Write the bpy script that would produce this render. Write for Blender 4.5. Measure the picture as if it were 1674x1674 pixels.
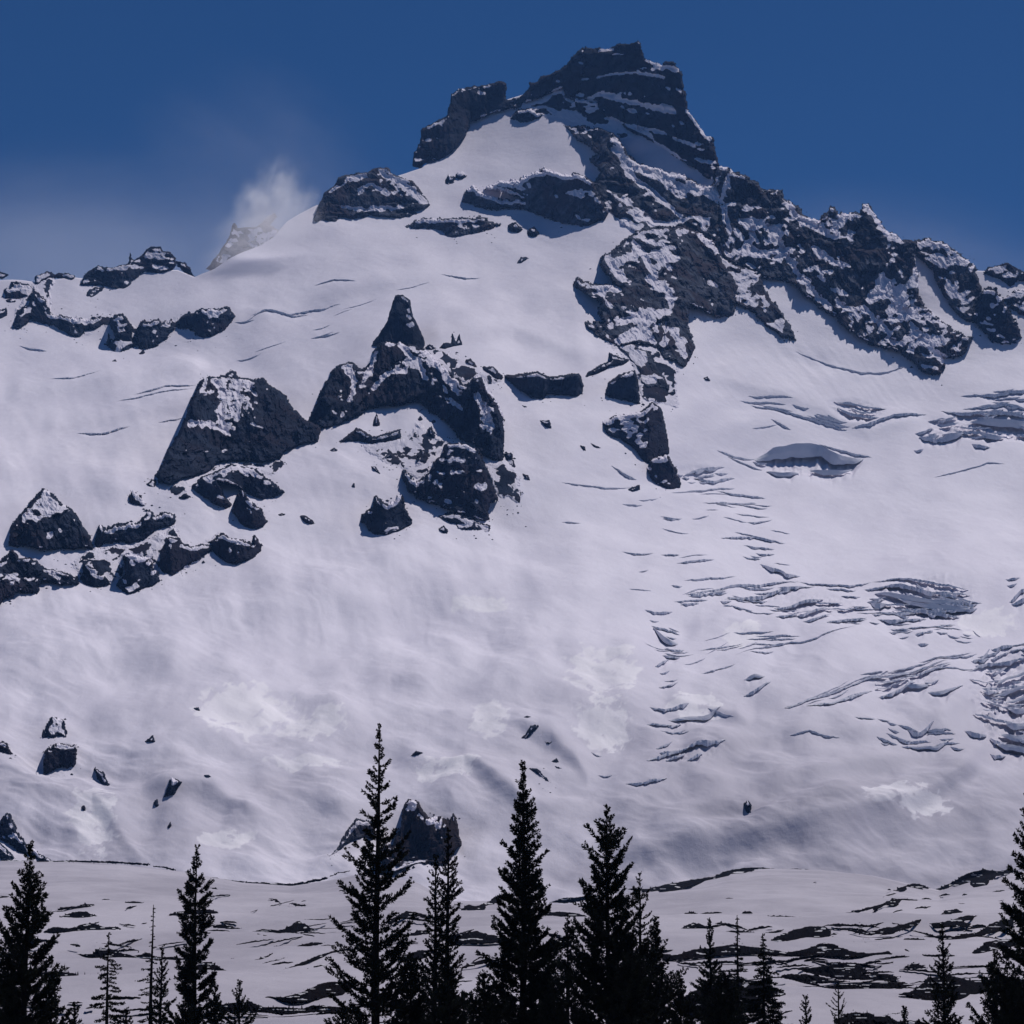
import bpy, math, random
import numpy as np

# ------------------------------------------------------------------ camera, sky, sun, exposure
for o in list(bpy.data.objects):
    bpy.data.objects.remove(o)
scene = bpy.context.scene
COL = scene.collection
S = 1674.0                     # picture size used for all survey coordinates below
FPX = 4306.0                   # focal length in those pixels (22 degree view)
PITCH = math.atan((1720.0 - 837.0) / FPX)
CAMZ = 1.7
cam_data = bpy.data.cameras.new('camera')
cam_data.sensor_width = 36.0
cam_data.lens = 36.0 * FPX / S
cam_data.clip_start = 0.5
cam_data.clip_end = 40000.0
cam = bpy.data.objects.new('camera', cam_data)
cam.location = (0, 0, CAMZ)
cam.rotation_euler = (math.pi / 2 + PITCH, 0, 0)
COL.objects.link(cam)
scene.camera = cam

SUN_DIR = np.array([0.27, 0.47, 0.84]); SUN_DIR /= np.linalg.norm(SUN_DIR)
SUN_EL = math.asin(SUN_DIR[2])
SUN_AZ = math.atan2(SUN_DIR[0], SUN_DIR[1])      # clockwise from +Y
world = bpy.data.worlds.new('World')
scene.world = world
world.use_nodes = True
wn = world.node_tree
wn.nodes.clear()
sky = wn.nodes.new('ShaderNodeTexSky')
sky.sky_type = 'NISHITA'
sky.sun_disc = False
sky.sun_elevation = SUN_EL
sky.sun_rotation = SUN_AZ
sky.altitude = 3200.0
sky.air_density = 1.0
sky.dust_density = 0.15
sky.ozone_density = 6.0
hsv = wn.nodes.new('ShaderNodeHueSaturation')
hsv.inputs['Saturation'].default_value = 1.22
hsv.inputs['Hue'].default_value = 0.506
bg = wn.nodes.new('ShaderNodeBackground')
bg.inputs['Strength'].default_value = 0.062
wo = wn.nodes.new('ShaderNodeOutputWorld')
wn.links.new(sky.outputs[0], hsv.inputs['Color'])
wn.links.new(hsv.outputs[0], bg.inputs[0])
wn.links.new(bg.outputs[0], wo.inputs[0])

sun_data = bpy.data.lights.new('sun', 'SUN')
sun_data.energy = 5.0
sun_data.angle = math.radians(0.53)
sun_data.color = (1.0, 0.94, 0.93)
sun = bpy.data.objects.new('sun', sun_data)
from mathutils import Vector
sun.rotation_euler = Vector((-SUN_DIR[0], -SUN_DIR[1], -SUN_DIR[2])).to_track_quat('-Z', 'Y').to_euler()
sun.location = (300, 900, 2500)
COL.objects.link(sun)

vs = scene.view_settings
vs.view_transform = 'Standard'
vs.look = 'None'
vs.exposure = -0.66
vs.gamma = 1.0
vs.use_curve_mapping = False
scene.cycles.volume_bounces = 3
scene.cycles.max_bounces = 6
scene.cycles.volume_step_rate = 2.0
scene.cycles.volume_max_steps = 256

# ------------------------------------------------------------------ numeric helpers
def _hash(ix, iy, seed):
    h = (ix.astype(np.int64) * 374761393 + iy.astype(np.int64) * 668265263 + seed * 2147483647) & 0xffffffff
    h = ((h ^ (h >> 13)) * 1274126177) & 0xffffffff
    h = ((h ^ (h >> 16)) * 2246822519) & 0xffffffff
    return h ^ (h >> 15)

def perlin(x, y, seed=0):
    x = np.asarray(x, float); y = np.asarray(y, float)
    ix = np.floor(x); iy = np.floor(y)
    fx = x - ix; fy = y - iy
    sx = fx * fx * fx * (fx * (fx * 6 - 15) + 10)
    sy = fy * fy * fy * (fy * (fy * 6 - 15) + 10)
    def g(dx, dy):
        a = _hash(ix + dx, iy + dy, seed) * (2 * math.pi / 4294967296.0)
        return np.cos(a) * (fx - dx) + np.sin(a) * (fy - dy)
    n0 = g(0, 0) * (1 - sx) + g(1, 0) * sx
    n1 = g(0, 1) * (1 - sx) + g(1, 1) * sx
    return (n0 * (1 - sy) + n1 * sy) * 1.41

def fbm(x, y, octv=4, seed=0, gain=0.5):
    r = 0; a = 1.0; t = 0
    for i in range(octv):
        r = r + a * perlin(x * 2 ** i + i * 17.3, y * 2 ** i - i * 9.1, seed + i * 7)
        t += a; a *= gain
    return r / t

def ridged(x, y, octv=4, seed=0, gain=0.5):
    r = 0; a = 1.0; t = 0
    for i in range(octv):
        r = r + a * (1 - 2 * np.abs(perlin(x * 2 ** i + i * 11.7, y * 2 ** i + i * 5.3, seed + i * 13)))
        t += a; a *= gain
    return r / t

def facet(x, y, seed=0, tilt=1.0):
    """angular blocks: every cell is a tilted plane of its own"""
    ix = np.floor(x); iy = np.floor(y)
    best = np.full(x.shape, 1e9); val = np.zeros(x.shape)
    for dx in (-1, 0, 1):
        for dy in (-1, 0, 1):
            h = _hash(ix + dx, iy + dy, seed)
            r1 = (h & 1023) / 1023.0; r2 = ((h >> 10) & 1023) / 1023.0; r3 = ((h >> 20) & 1023) / 1023.0
            px = ix + dx + 0.1 + 0.8 * r1; py = iy + dy + 0.1 + 0.8 * r2
            ddx = x - px; ddy = y - py
            d = ddx * ddx + ddy * ddy
            a = r3 * 6.2831853
            v = (2 * ((r1 * 7.13 + r2 * 3.71 + r3 * 5.3) % 1.0) - 1) * 0.6 + tilt * (np.cos(a) * ddx + np.sin(a) * ddy)
            m = d < best
            best = np.where(m, d, best); val = np.where(m, v, val)
    return val

def sstep(a, b, x):
    t = np.clip((x - a) / (b - a), 0, 1)
    return t * t * (3 - 2 * t)

def blur(a, s, axis):
    n = int(3 * s); k = np.exp(-0.5 * (np.arange(-n, n + 1) / s) ** 2); k /= k.sum()
    pad = [(0, 0)] * a.ndim; pad[axis] = (n, n)
    ap = np.pad(a, pad, mode='edge')
    return np.apply_along_axis(lambda m: np.convolve(m, k, mode='valid'), axis, ap)

SP, CP = math.sin(PITCH), math.cos(PITCH)
def pix2world(u, v, Y):
    dx = (u - 837.0) / FPX; dy = (837.0 - v) / FPX
    s = Y / (CP - SP * dy)
    return dx * s, Y, (SP + CP * dy) * s + CAMZ

def tan_el(v):
    dy = (837.0 - v) / FPX
    return (SP + CP * dy) / (CP - SP * dy)

def v_of(tanel):
    # inverse of tan_el
    dy = (tanel * CP - SP) / (CP + tanel * SP)
    return 837.0 - dy * FPX

def bilin(tab, fu, fv):
    nu, nv = tab.shape
    fu = np.clip(fu, 0, nu - 1.001); fv = np.clip(fv, 0, nv - 1.001)
    iu = fu.astype(int); iv = fv.astype(int)
    a = fu - iu; b = fv - iv
    return (tab[iu, iv] * (1 - a) * (1 - b) + tab[iu + 1, iv] * a * (1 - b)
            + tab[iu, iv + 1] * (1 - a) * b + tab[iu + 1, iv + 1] * a * b)

def make_mesh(name, verts, quads=None, tris=None, mat=None, smooth=True, attrs=None, mats=None):
    me = bpy.data.meshes.new(name)
    verts = np.ascontiguousarray(verts, np.float32)
    loops = []; starts = []; totals = []; pos = 0
    if quads is not None and len(quads):
        loops.append(np.asarray(quads, np.int32).ravel())
        starts.append(np.arange(len(quads)) * 4 + pos); totals.append(np.full(len(quads), 4)); pos += 4 * len(quads)
    if tris is not None and len(tris):
        loops.append(np.asarray(tris, np.int32).ravel())
        starts.append(np.arange(len(tris)) * 3 + pos); totals.append(np.full(len(tris), 3)); pos += 3 * len(tris)
    loops = np.concatenate(loops); starts = np.concatenate(starts); totals = np.concatenate(totals)
    me.vertices.add(len(verts)); me.vertices.foreach_set('co', verts.ravel())
    me.loops.add(len(loops)); me.loops.foreach_set('vertex_index', loops.astype(np.int32))
    me.polygons.add(len(starts)); me.polygons.foreach_set('loop_start', starts.astype(np.int32))
    me.polygons.foreach_set('loop_total', totals.astype(np.int32))
    me.polygons.foreach_set('use_smooth', np.full(len(starts), smooth, bool))
    if attrs:
        for k, a in attrs.items():
            at = me.attributes.new(k, 'FLOAT', 'POINT')
            at.data.foreach_set('value', np.ascontiguousarray(a, np.float32))
    me.update(calc_edges=True)
    me.validate()
    if mat is not None:
        me.materials.append(mat)
    return me

def link(name, me, label=None, cat=None, group=None, kind=None, parent=None):
    o = bpy.data.objects.new(name, me)
    COL.objects.link(o)
    if label: o['label'] = label
    if cat: o['category'] = cat
    if group: o['group'] = group
    if kind: o['kind'] = kind
    if parent is not None: o.parent = parent
    return o

# ------------------------------------------------------------------ materials
def new_mat(name):
    m = bpy.data.materials.new(name); m.use_nodes = True
    nt = m.node_tree; nt.nodes.clear()
    out = nt.nodes.new('ShaderNodeOutputMaterial')
    b = nt.nodes.new('ShaderNodeBsdfPrincipled')
    nt.links.new(b.outputs[0], out.inputs[0])
    return m, nt, b

def N(nt, t, **kw):
    n = nt.nodes.new(t)
    for k, v in kw.items(): setattr(n, k, v)
    return n

def noise_node(nt, scale, detail=4.0, rough=0.55, vec=None):
    n = N(nt, 'ShaderNodeTexNoise')
    n.inputs['Scale'].default_value = scale
    n.inputs['Detail'].default_value = detail
    n.inputs['Roughness'].default_value = rough
    if vec is not None: nt.links.new(vec, n.inputs['Vector'])
    return n

def mapr(nt, src, a, b, c=0.0, d=1.0):
    m = N(nt, 'ShaderNodeMapRange', interpolation_type='SMOOTHSTEP')
    m.inputs[1].default_value = a; m.inputs[2].default_value = b
    m.inputs[3].default_value = c; m.inputs[4].default_value = d
    nt.links.new(src, m.inputs[0])
    return m.outputs[0]

def mix(nt, fac, a, b):
    m = N(nt, 'ShaderNodeMix', data_type='RGBA')
    if isinstance(fac, (int, float)): m.inputs[0].default_value = fac
    else: nt.links.new(fac, m.inputs[0])
    for idx, c in ((6, a), (7, b)):
        if isinstance(c, tuple): m.inputs[idx].default_value = c + (1.0,)
        else: nt.links.new(c, m.inputs[idx])
    return m.outputs[2]

def math_node(nt, op, a, b):
    m = N(nt, 'ShaderNodeMath', operation=op)
    for i, c in enumerate((a, b)):
        if isinstance(c, (int, float)): m.inputs[i].default_value = c
        else: nt.links.new(c, m.inputs[i])
    return m.outputs[0]

def bump(nt, bsdf, h, strength, dist):
    b = N(nt, 'ShaderNodeBump')
    b.inputs['Strength'].default_value = strength
    b.inputs['Distance'].default_value = dist
    nt.links.new(h, b.inputs['Height'])
    nt.links.new(b.outputs[0], bsdf.inputs['Normal'])

def snow_material(name, clean, old, patch_attr=True, bump_scale=0.12, bump_dist=1.2):
    m, nt, b = new_mat(name)
    geo = N(nt, 'ShaderNodeNewGeometry')
    mp = N(nt, 'ShaderNodeMapping'); mp.inputs['Scale'].default_value = (1.0, 0.45, 1.0)
    nt.links.new(geo.outputs['Position'], mp.inputs['Vector'])
    n1 = noise_node(nt, 0.012, 6, 0.6, mp.outputs[0])
    n2 = noise_node(nt, 0.09, 5, 0.6, mp.outputs[0])
    f = math_node(nt, 'ADD', math_node(nt, 'MULTIPLY', n1.outputs[0], 0.7), math_node(nt, 'MULTIPLY', n2.outputs[0], 0.3))
    c = mix(nt, mapr(nt, f, 0.38, 0.62), old, clean)
    if patch_attr:
        at = N(nt, 'ShaderNodeAttribute', attribute_name='patch')
        c = mix(nt, at.outputs['Fac'], c, (0.95, 0.93, 0.96))  # sunlit patches, whitened in the snow colour
        at2 = N(nt, 'ShaderNodeAttribute', attribute_name='shade_tone')
        c = mix(nt, at2.outputs['Fac'], c, (0.36, 0.345, 0.41))  # shade over the lower slope, mixed into the snow colour
    nt.links.new(c, b.inputs['Base Color'])
    b.inputs['Roughness'].default_value = 0.75
    b.inputs['Specular IOR Level'].default_value = 0.15
    n3 = noise_node(nt, bump_scale, 8, 0.62, mp.outputs[0])
    bump(nt, b, n3.outputs[0], 0.55, bump_dist)
    return m

def rock_material(name, dark, light, brown, sn=(0.82, 0.795, 0.88), scale=0.03):
    m, nt, b = new_mat(name)
    geo = N(nt, 'ShaderNodeNewGeometry')
    mp = N(nt, 'ShaderNodeMapping'); mp.inputs['Scale'].default_value = (1.0, 1.0, 1.5)
    nt.links.new(geo.outputs['Position'], mp.inputs['Vector'])
    n1 = noise_node(nt, scale, 7, 0.65, mp.outputs[0])
    n2 = noise_node(nt, scale * 0.35, 4, 0.5, mp.outputs[0])
    n3 = noise_node(nt, scale * 9, 6, 0.7, mp.outputs[0])
    c = mix(nt, mapr(nt, n1.outputs[0], 0.35, 0.68), dark, light)
    c = mix(nt, mapr(nt, n2.outputs[0], 0.48, 0.62), c, brown)
    at = N(nt, 'ShaderNodeAttribute', attribute_name='snow')
    s = math_node(nt, 'ADD', at.outputs['Fac'], math_node(nt, 'MULTIPLY', math_node(nt, 'SUBTRACT', n3.outputs[0], 0.5), 0.5))
    c = mix(nt, mapr(nt, s, 0.42, 0.58), c, sn)
    nt.links.new(c, b.inputs['Base Color'])
    b.inputs['Roughness'].default_value = 1.0
    b.inputs['Specular IOR Level'].default_value = 0.02
    bump(nt, b, n3.outputs[0], 0.7, 1.6 * 0.03 / scale)
    return m

M_SNOW = snow_material('mountain_snow', (0.81, 0.785, 0.875), (0.745, 0.72, 0.815))
M_MEADOW = snow_material('shade_toned_meadow_snow', (0.47, 0.45, 0.51), (0.34, 0.325, 0.38), patch_attr=False, bump_scale=0.25, bump_dist=0.5)  # old meadow snow, its colour darkened further to stand in for cloud shade
M_ROCK = rock_material('grey_volcanic_rock', (0.009, 0.012, 0.024), (0.036, 0.047, 0.076), (0.030, 0.028, 0.042))
M_ROCK_DUST = rock_material('snow_dusted_grey_rock', (0.014, 0.018, 0.030), (0.105, 0.118, 0.155), (0.050, 0.044, 0.058), scale=0.05)
M_ROCK_PALE = rock_material('pale_reddish_rock', (0.12, 0.105, 0.115), (0.20, 0.175, 0.19), (0.18, 0.145, 0.15))
M_ICE = snow_material('shaded_glacier_ice', (0.84, 0.83, 0.88), (0.72, 0.73, 0.80), patch_attr=False)
M_BANK = rock_material('dark_heath_and_scrub', (0.003, 0.0033, 0.007), (0.007, 0.0075, 0.012), (0.006, 0.005, 0.008), sn=(0.5, 0.5, 0.53), scale=0.3)

# ------------------------------------------------------------------ the mountain: survey of depth
KNOTS = {
 0:    [(1500,1440),(1410,1500),(1200,1700),(1000,2050),(975,2110),(850,2280),(700,2860),(600,3300),(540,3580),(455,3820),(300,4050)],
 250:  [(1500,1440),(1415,1500),(1200,1700),(950,2180),(800,2430),(700,2850),(570,3420),(520,3540),(440,3820),(300,4050)],
 500:  [(1500,1440),(1445,1500),(1200,1740),(950,2230),(800,2500),(700,2680),(600,3140),(500,3540),(400,3850),(345,4020),(200,4260)],
 750:  [(1500,1440),(1440,1500),(1150,1830),(870,2430),(760,2590),(600,2870),(560,3100),(450,3600),(370,3930),(280,4220),(200,4430),(130,4560),(0,4720)],
 1000: [(1500,1440),(1450,1500),(1300,1630),(1100,1920),(860,2500),(780,2650),(600,2980),(480,3320),(380,3650),(290,3960),(200,4230),(100,4420),(0,4560)],
 1250: [(1500,1440),(1425,1500),(1300,1600),(1100,1930),(850,2750),(780,2950),(600,3270),(450,3500),(330,3680),(200,3830)],
 1500: [(1500,1440),(1440,1500),(1250,1670),(1000,2220),(850,2800),(700,3170),(600,3380),(400,3650),(250,3820)],
 1674: [(1500,1440),(1430,1500),(1250,1670),(1000,2220),(850,2800),(650,3270),(580,3430),(430,3650),(300,3800)],
}
TU0, TUS, TV0, TVS = -1400, 10, -160, 4
tu = np.arange(TU0, 3100, TUS); tv = np.arange(TV0, 1620, TVS)
cols = sorted(KNOTS)
prof = []
for c in cols:
    k = sorted(KNOTS[c])
    vv = np.array([p[0] for p in k], float); yy = np.array([p[1] for p in k], float)
    p = np.interp(tv, vv, yy)
    sl = (yy[0] - yy[1]) / (vv[1] - vv[0])
    p = np.where(tv < vv[0], yy[0] + (vv[0] - tv) * sl, p)
    p = np.where(tv > vv[-1], yy[-1] - (tv - vv[-1]) * 0.8, p)
    prof.append(p)
prof = np.array(prof)
DT = np.empty((len(tu), len(tv)))
for j in range(len(tv)):
    DT[:, j] = np.interp(tu, cols, prof[:, j])
DT = blur(DT, 5.0, 0); DT = blur(DT, 4.0, 1)
def depth_mtn(u, v):
    return bilin(DT, (u - TU0) / TUS, (v - TV0) / TVS)

def roll(u, v, pts, w, amp):
    """a smooth bench along a line: a rise of amp metres above it, easing off below"""
    pu = [p[0] for p in pts]; pv = [p[1] for p in pts]
    vl = np.interp(u, pu, pv)
    e = sstep(pu[0] - w, pu[0] + w, u) * (1 - sstep(pu[-1] - w, pu[-1] + w, u))
    d = (v - vl) / w
    return amp * e * np.where(d < 0, np.exp(-(d / 1.6) ** 2), np.exp(-(d / 0.6) ** 2))

ROLLS = [([(1020,1392),(1200,1372),(1400,1345),(1500,1310),(1600,1250)], 26, 7),
         ([(1260,1290),(1400,1260),(1560,1215)], 24, 5),
         ([(600,1120),(640,1108),(700,1118)], 22, 4),
         ([(850,1190),(900,1210),(960,1260)], 20, 5),
         ([(660,1245),(760,1255),(860,1330)], 24, 6),
         ([(330,1135),(450,1130),(560,1140)], 26, 3),
         ([(930,1080),(990,1062),(1060,1090)], 26, 4),
         ([(1100,1145),(1160,1150),(1220,1175)], 18, 6),
         ([(1130,1025),(1190,1010),(1290,1035)], 18, 4),
         ([(1130,1225),(1280,1200),(1420,1210),(1560,1180)], 22, 5),
         ([(90,1290),(150,1300),(230,1400)], 36, 4),
         ([(250,1290),(330,1300),(420,1340)], 22, 5),
         ([(0,1080),(140,1060),(300,1085)], 40, 6),
         ([(430,1010),(600,985),(820,960)], 40, 6),
         ([(20,640),(160,625),(330,600)], 16, 5),
         ([(80,690),(240,672),(340,668)], 14, 4),
         ([(420,520),(560,480),(760,455)], 22, 6),
         ([(700,555),(840,540),(960,575)], 20, 5),
         ([(1180,620),(1290,660),(1420,700),(1500,690)], 20, 6)]

def relief_raw(u, v):
    low = sstep(880, 1150, v)
    r = 17.0 * fbm(u / 250, v / 150, 3, 3)
    apron = sstep(560, 640, v) * (1 - sstep(1000, 1120, v)) * (1 - sstep(800, 950, u))
    r = r + apron * 1.8 * fbm((u - 0.35 * v) / 58, v / 130, 3, 23)
    r = r + low * 4.2 * fbm(u / 110 + v / 300, v / 70, 3, 21)
    a = u * 0.94 + v * 0.5; b = -u * 0.30 + v * 0.95
    wq = 0.6 * fbm(u / 120, v / 70, 2, 43)
    cal = 0.45 + 0.55 * sstep(-0.3, 0.3, fbm(u / 200 + 9, v / 120, 2, 47))
    r = r + cal * (0.8 + 0.6 * low) * ridged(a / 170 + wq, b / 36 + wq, 4, 41)
    r = r + cal * 0.30 * ridged(a / 46 + wq, b / 8.5, 3, 45)
    # avalanche runnels that run straight down the aprons below the crags
    run = sstep(520, 300, np.abs(u - 420)) * sstep(860, 920, v) * (1 - sstep(1020, 1120, v))
    r = r + run * 0.7 * ridged((u - 0.55 * v) / 30 + 1.5 * fbm(u / 90, v / 60, 2, 63), v / 160, 4, 61) * sstep(-.2, .4, fbm(u / 80, v / 200, 2, 65))
    run2 = sstep(260, 120, np.abs(u - 1330)) * sstep(540, 580, v) * (1 - sstep(640, 690, v))
    r = r + run2 * 1.2 * ridged((u - 0.8 * v) / 26, v / 200, 3, 71)
    for pts, w, amp in ROLLS:
        r = r + roll(u, v, pts, w, amp)
    return r

_ru = np.arange(-420, 2100, 3.0); _rv = np.arange(40, 1530, 2.0)
_RU, _RV = np.meshgrid(_ru, _rv, indexing='ij')
RT = relief_raw(_RU, _RV)
def relief(u, v):
    return bilin(RT, (u + 420) / 3.0, (v - 40) / 2.0)

TILES = dict(A=(0,200,500), B=(500,50,500), C=(850,50,500), D=(1174,200,500), E=(0,550,500), F=(400,450,500),
             G=(750,400,500), H=(1174,600,500), I=(950,850,500), J=(1274,900,400), K=(0,1374,300), L=(270,1374,300),
             M=(540,1374,300), N=(820,1374,300), O=(1090,1374,300), Q=(1374,1374,300), X=(480,1174,500), W=(0,950,900))
def T(tile, pts):
    if tile is None: return pts
    x, y, s = TILES[tile]; k = s / 1674.0
    return [(x + px * k, y + py * k) for px, py in pts]

CREV = [
 ('I',[(770,118),(850,108),(950,95),(1040,110),(1110,122)],3.5),('I',[(895,148),(960,150),(1055,155)],3),
 ('I',[(960,185),(1055,187)],3),('I',[(890,210),(980,215)],2.5),('I',[(930,198),(985,204)],2),
 ('I',[(985,240),(1060,265),(1120,285),(1195,285)],5),('I',[(1060,238),(1140,240)],1.5),
 ('I',[(230,172),(300,175),(390,188)],2.5),('I',[(440,205),(490,205),(535,215)],3),('I',[(530,265),(620,258),(725,242)],3),
 ('I',[(540,235),(690,218)],1.5),('I',[(320,305),(365,303)],2.5),('I',[(500,378),(550,382)],2),('I',[(270,402),(380,405)],1.2),
 ('I',[(570,355),(700,335),(840,325)],2),('I',[(600,410),(700,390),(800,370),(900,355),(1050,330),(1200,318)],3.2),
 ('I',[(790,435),(900,410),(1000,395),(1100,360),(1270,345)],6),('I',[(1200,318),(1400,332),(1580,320)],3.5),
 ('I',[(560,412),(640,385),(720,378)],1.6),('I',[(1060,475),(1150,465),(1230,440),(1320,425)],6),
 ('I',[(1070,542),(1150,535),(1185,525)],4),('I',[(1180,540),(1260,520),(1345,485)],5),('I',[(1220,575),(1290,560),(1360,545)],4),
 ('I',[(1350,595),(1430,575),(1500,555),(1560,545)],4),('I',[(1425,505),(1515,475)],3),('I',[(1590,440),(1665,450)],7),
 ('I',[(355,490),(430,487),(495,480)],2.6),('I',[(380,525),(420,522)],1.8),('I',[(400,560),(450,595),(525,628)],10),
 ('I',[(450,720),(535,722)],5),('I',[(410,790),(475,745)],4),('I',[(435,818),(480,805)],2.2),('I',[(430,905),(525,870)],3.5),
 ('I',[(462,862),(525,850)],2.2),('I',[(570,758),(675,720)],2),('I',[(690,700),(800,645)],1.2),
 ('I',[(850,730),(950,700),(1050,680),(1150,668),(1290,682),(1400,650),(1500,610)],2.4),('I',[(865,692),(965,662)],2),
 ('I',[(930,728),(1050,712)],2.5),('I',[(660,805),(750,782),(840,778)],2.4),('I',[(900,862),(950,840),(1000,855)],7),
 ('I',[(895,938),(960,915),(1035,895)],4),('I',[(1120,1050),(1250,1010),(1370,970),(1480,945),(1600,890),(1674,850)],3),
 ('I',[(1240,1070),(1340,1060),(1450,1020),(1590,980)],4),('I',[(500,1032),(585,1008)],4.5),
 ('I',[(485,1085),(560,1072),(660,1052),(760,1018)],8),('I',[(480,1132),(545,1110)],4),('I',[(515,1165),(585,1165)],2.2),
 ('I',[(415,1262),(495,1218)],3.5),('I',[(365,1330),(470,1298),(560,1262),(785,1243)],6),('I',[(470,1332),(565,1298)],5),
 ('I',[(585,1337),(660,1305)],4),('I',[(250,1448),(350,1440),(465,1418)],4),('I',[(1150,1210),(1250,1203),(1410,1230)],2.2),
 ('I',[(60,1260),(108,1272)],3),('I',[(100,1382),(165,1390)],2),('I',[(700,1020),(830,1080)],2),
 ('J',[(640,190),(800,188),(1000,215),(1290,272)],3.5),('J',[(640,235),(800,235),(1000,265),(1300,298)],6),
 ('J',[(660,270),(820,288),(1000,315),(1310,348)],8),('J',[(820,318),(1000,355),(1315,378)],8),('J',[(900,408),(1050,398),(1225,420)],6),
 ('J',[(630,345),(715,352)],8),('J',[(800,440),(860,420)],6),('J',[(680,482),(800,480),(860,472),(1000,455)],6),
 ('J',[(340,532),(480,490),(595,488)],5),('J',[(620,515),(680,510)],3),('J',[(870,545),(1000,525),(1110,505),(1195,475)],3.4),
 ('J',[(935,602),(1000,595)],4),('J',[(1018,582),(1048,575)],4),('J',[(1080,582),(1148,568)],3.2),('J',[(955,668),(1018,662)],3.2),
 ('J',[(755,565),(805,565)],2.4),('J',[(1300,800),(1360,740),(1430,700),(1530,690),(1700,690)],6),('J',[(1375,695),(1432,625)],5),
 ('J',[(1480,655),(1565,630)],3),('J',[(1455,782),(1535,740)],5),('J',[(1480,855),(1560,800),(1720,785)],7),
 ('J',[(1470,935),(1560,900),(1740,875)],7),('J',[(1550,985),(1740,950)],8),('J',[(1570,1062),(1740,1035)],8),
 ('J',[(1550,1152),(1740,1125)],9),('J',[(1510,1232),(1740,1200)],10),('J',[(1490,1302),(1600,1290),(1740,1320)],9),
 ('J',[(40,1110),(200,1060),(350,1010),(490,970),(640,910),(800,850)],3.2),('J',[(870,885),(960,878),(1090,820),(1165,800)],5.5),
 ('J',[(195,1122),(350,1110),(480,1070),(625,1018)],4.5),('J',[(690,1055),(850,1000),(930,955)],6.5),
 ('J',[(865,992),(960,1010),(1025,998)],7),('J',[(1030,1052),(1130,1048),(1200,1000),(1250,945)],9),('J',[(1000,975),(1085,938)],4),
 ('J',[(885,1272),(960,1275),(1055,1243)],4.5),('J',[(770,1300),(860,1315),(960,1308),(1035,1320)],3.4),
 ('J',[(885,1342),(1000,1350),(1070,1358),(1155,1333)],7),('J',[(1175,1372),(1265,1375)],3),('J',[(700,1352),(745,1345)],2.4),
 ('J',[(1555,246),(1645,240)],3.2),('J',[(1565,282),(1625,278)],3),('J',[(1580,360),(1640,320),(1700,300)],5),
 ('J',[(1595,368),(1720,350)],4.5),('J',[(1325,500),(1375,552)],2.6),
 ('H',[(200,492),(300,446),(420,432),(560,430),(680,468),(790,472)],21),('H',[(560,424),(700,440),(835,468)],3),
 ('H',[(270,560),(340,575),(440,580)],7),('H',[(500,560),(600,552),(730,540)],8),
 ('H',[(0,470),(90,490),(190,490)],3),('H',[(60,500),(170,530),(235,550)],2.5),('H',[(195,505),(262,520)],4),
 ('H',[(640,212),(720,190),(915,222)],4.5),('H',[(655,245),(760,262),(875,290)],6),('H',[(720,228),(865,255)],4),
 ('H',[(740,332),(860,310),(960,275),(1135,260)],5),('H',[(230,225),(400,280),(560,310),(700,340)],3.2),
 ('H',[(170,172),(260,190),(405,215)],2),('H',[(295,318),(395,370)],2.5),('H',[(195,358),(315,350)],1.6),
 ('H',[(1405,155),(1520,158),(1720,130)],5),('H',[(1430,220),(1560,213),(1720,240)],4.5),
 ('H',[(1225,245),(1400,255),(1560,260),(1720,275)],6),('H',[(1380,320),(1500,298),(1720,308)],12),
 ('H',[(1105,385),(1205,388)],8),('H',[(1205,402),(1340,388)],10),('H',[(1430,380),(1560,402)],9),('H',[(1395,450),(1485,465)],6),
 ('H',[(1075,456),(1120,450)],4),('H',[(1155,302),(1245,288)],3),('H',[(1190,605),(1340,570),(1470,540),(1565,535)],1.6),
 ('H',[(0,655),(85,655)],2),('H',[(0,675),(120,685),(255,697)],3),('H',[(0,745),(100,735),(205,728)],2.6),
 ('H',[(95,815),(275,818)],2.2),('H',[(165,862),(292,840)],2.6),
 ('D',[(430,1260),(530,1300),(650,1345),(780,1368),(930,1360),(1050,1330)],2.2),
 ('A',[(1290,1100),(1385,1098)],1.6),('A',[(1380,1075),(1480,1050),(1600,1065),(1680,1055)],2.2),
 ('F',[(0,265),(100,215),(240,225),(380,195),(520,180)],2.4),('F',[(385,78),(490,48),(605,74)],2.2),('F',[(370,360),(515,340)],2),
 ('F',[(1080,22),(1200,15),(1285,0)],2),('E',[(280,235),(400,235),(545,205)],1.8),('E',[(430,495),(550,502),(710,488)],2.6),
 ('E',[(740,330),(900,290),(1065,280)],2.2),('E',[(640,360),(900,325),(1050,300)],1.6),('E',[(870,470),(1005,448)],1.5),('A',[(110,1230),(255,1255)],1.8),
 ('G',[(570,1300),(760,1305),(935,1318)],2.2),('G',[(1170,1352),(1300,1335),(1485,1325)],2.4),('G',[(1340,1405),(1480,1410),(1615,1395)],2.4),
 ('G',[(1280,1492),(1365,1490)],2.2),('G',[(570,1500),(665,1496)],1.8),('G',[(900,1396),(1000,1400)],1.8),('G',[(990,1380),(1085,1380)],1.4),
 ('G',[(1235,1240),(1330,1215),(1450,1225)],4),('G',[(1300,1262),(1400,1285),(1505,1270)],4),('G',[(840,1200),(900,1240),(970,1275)],3),
]
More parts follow.
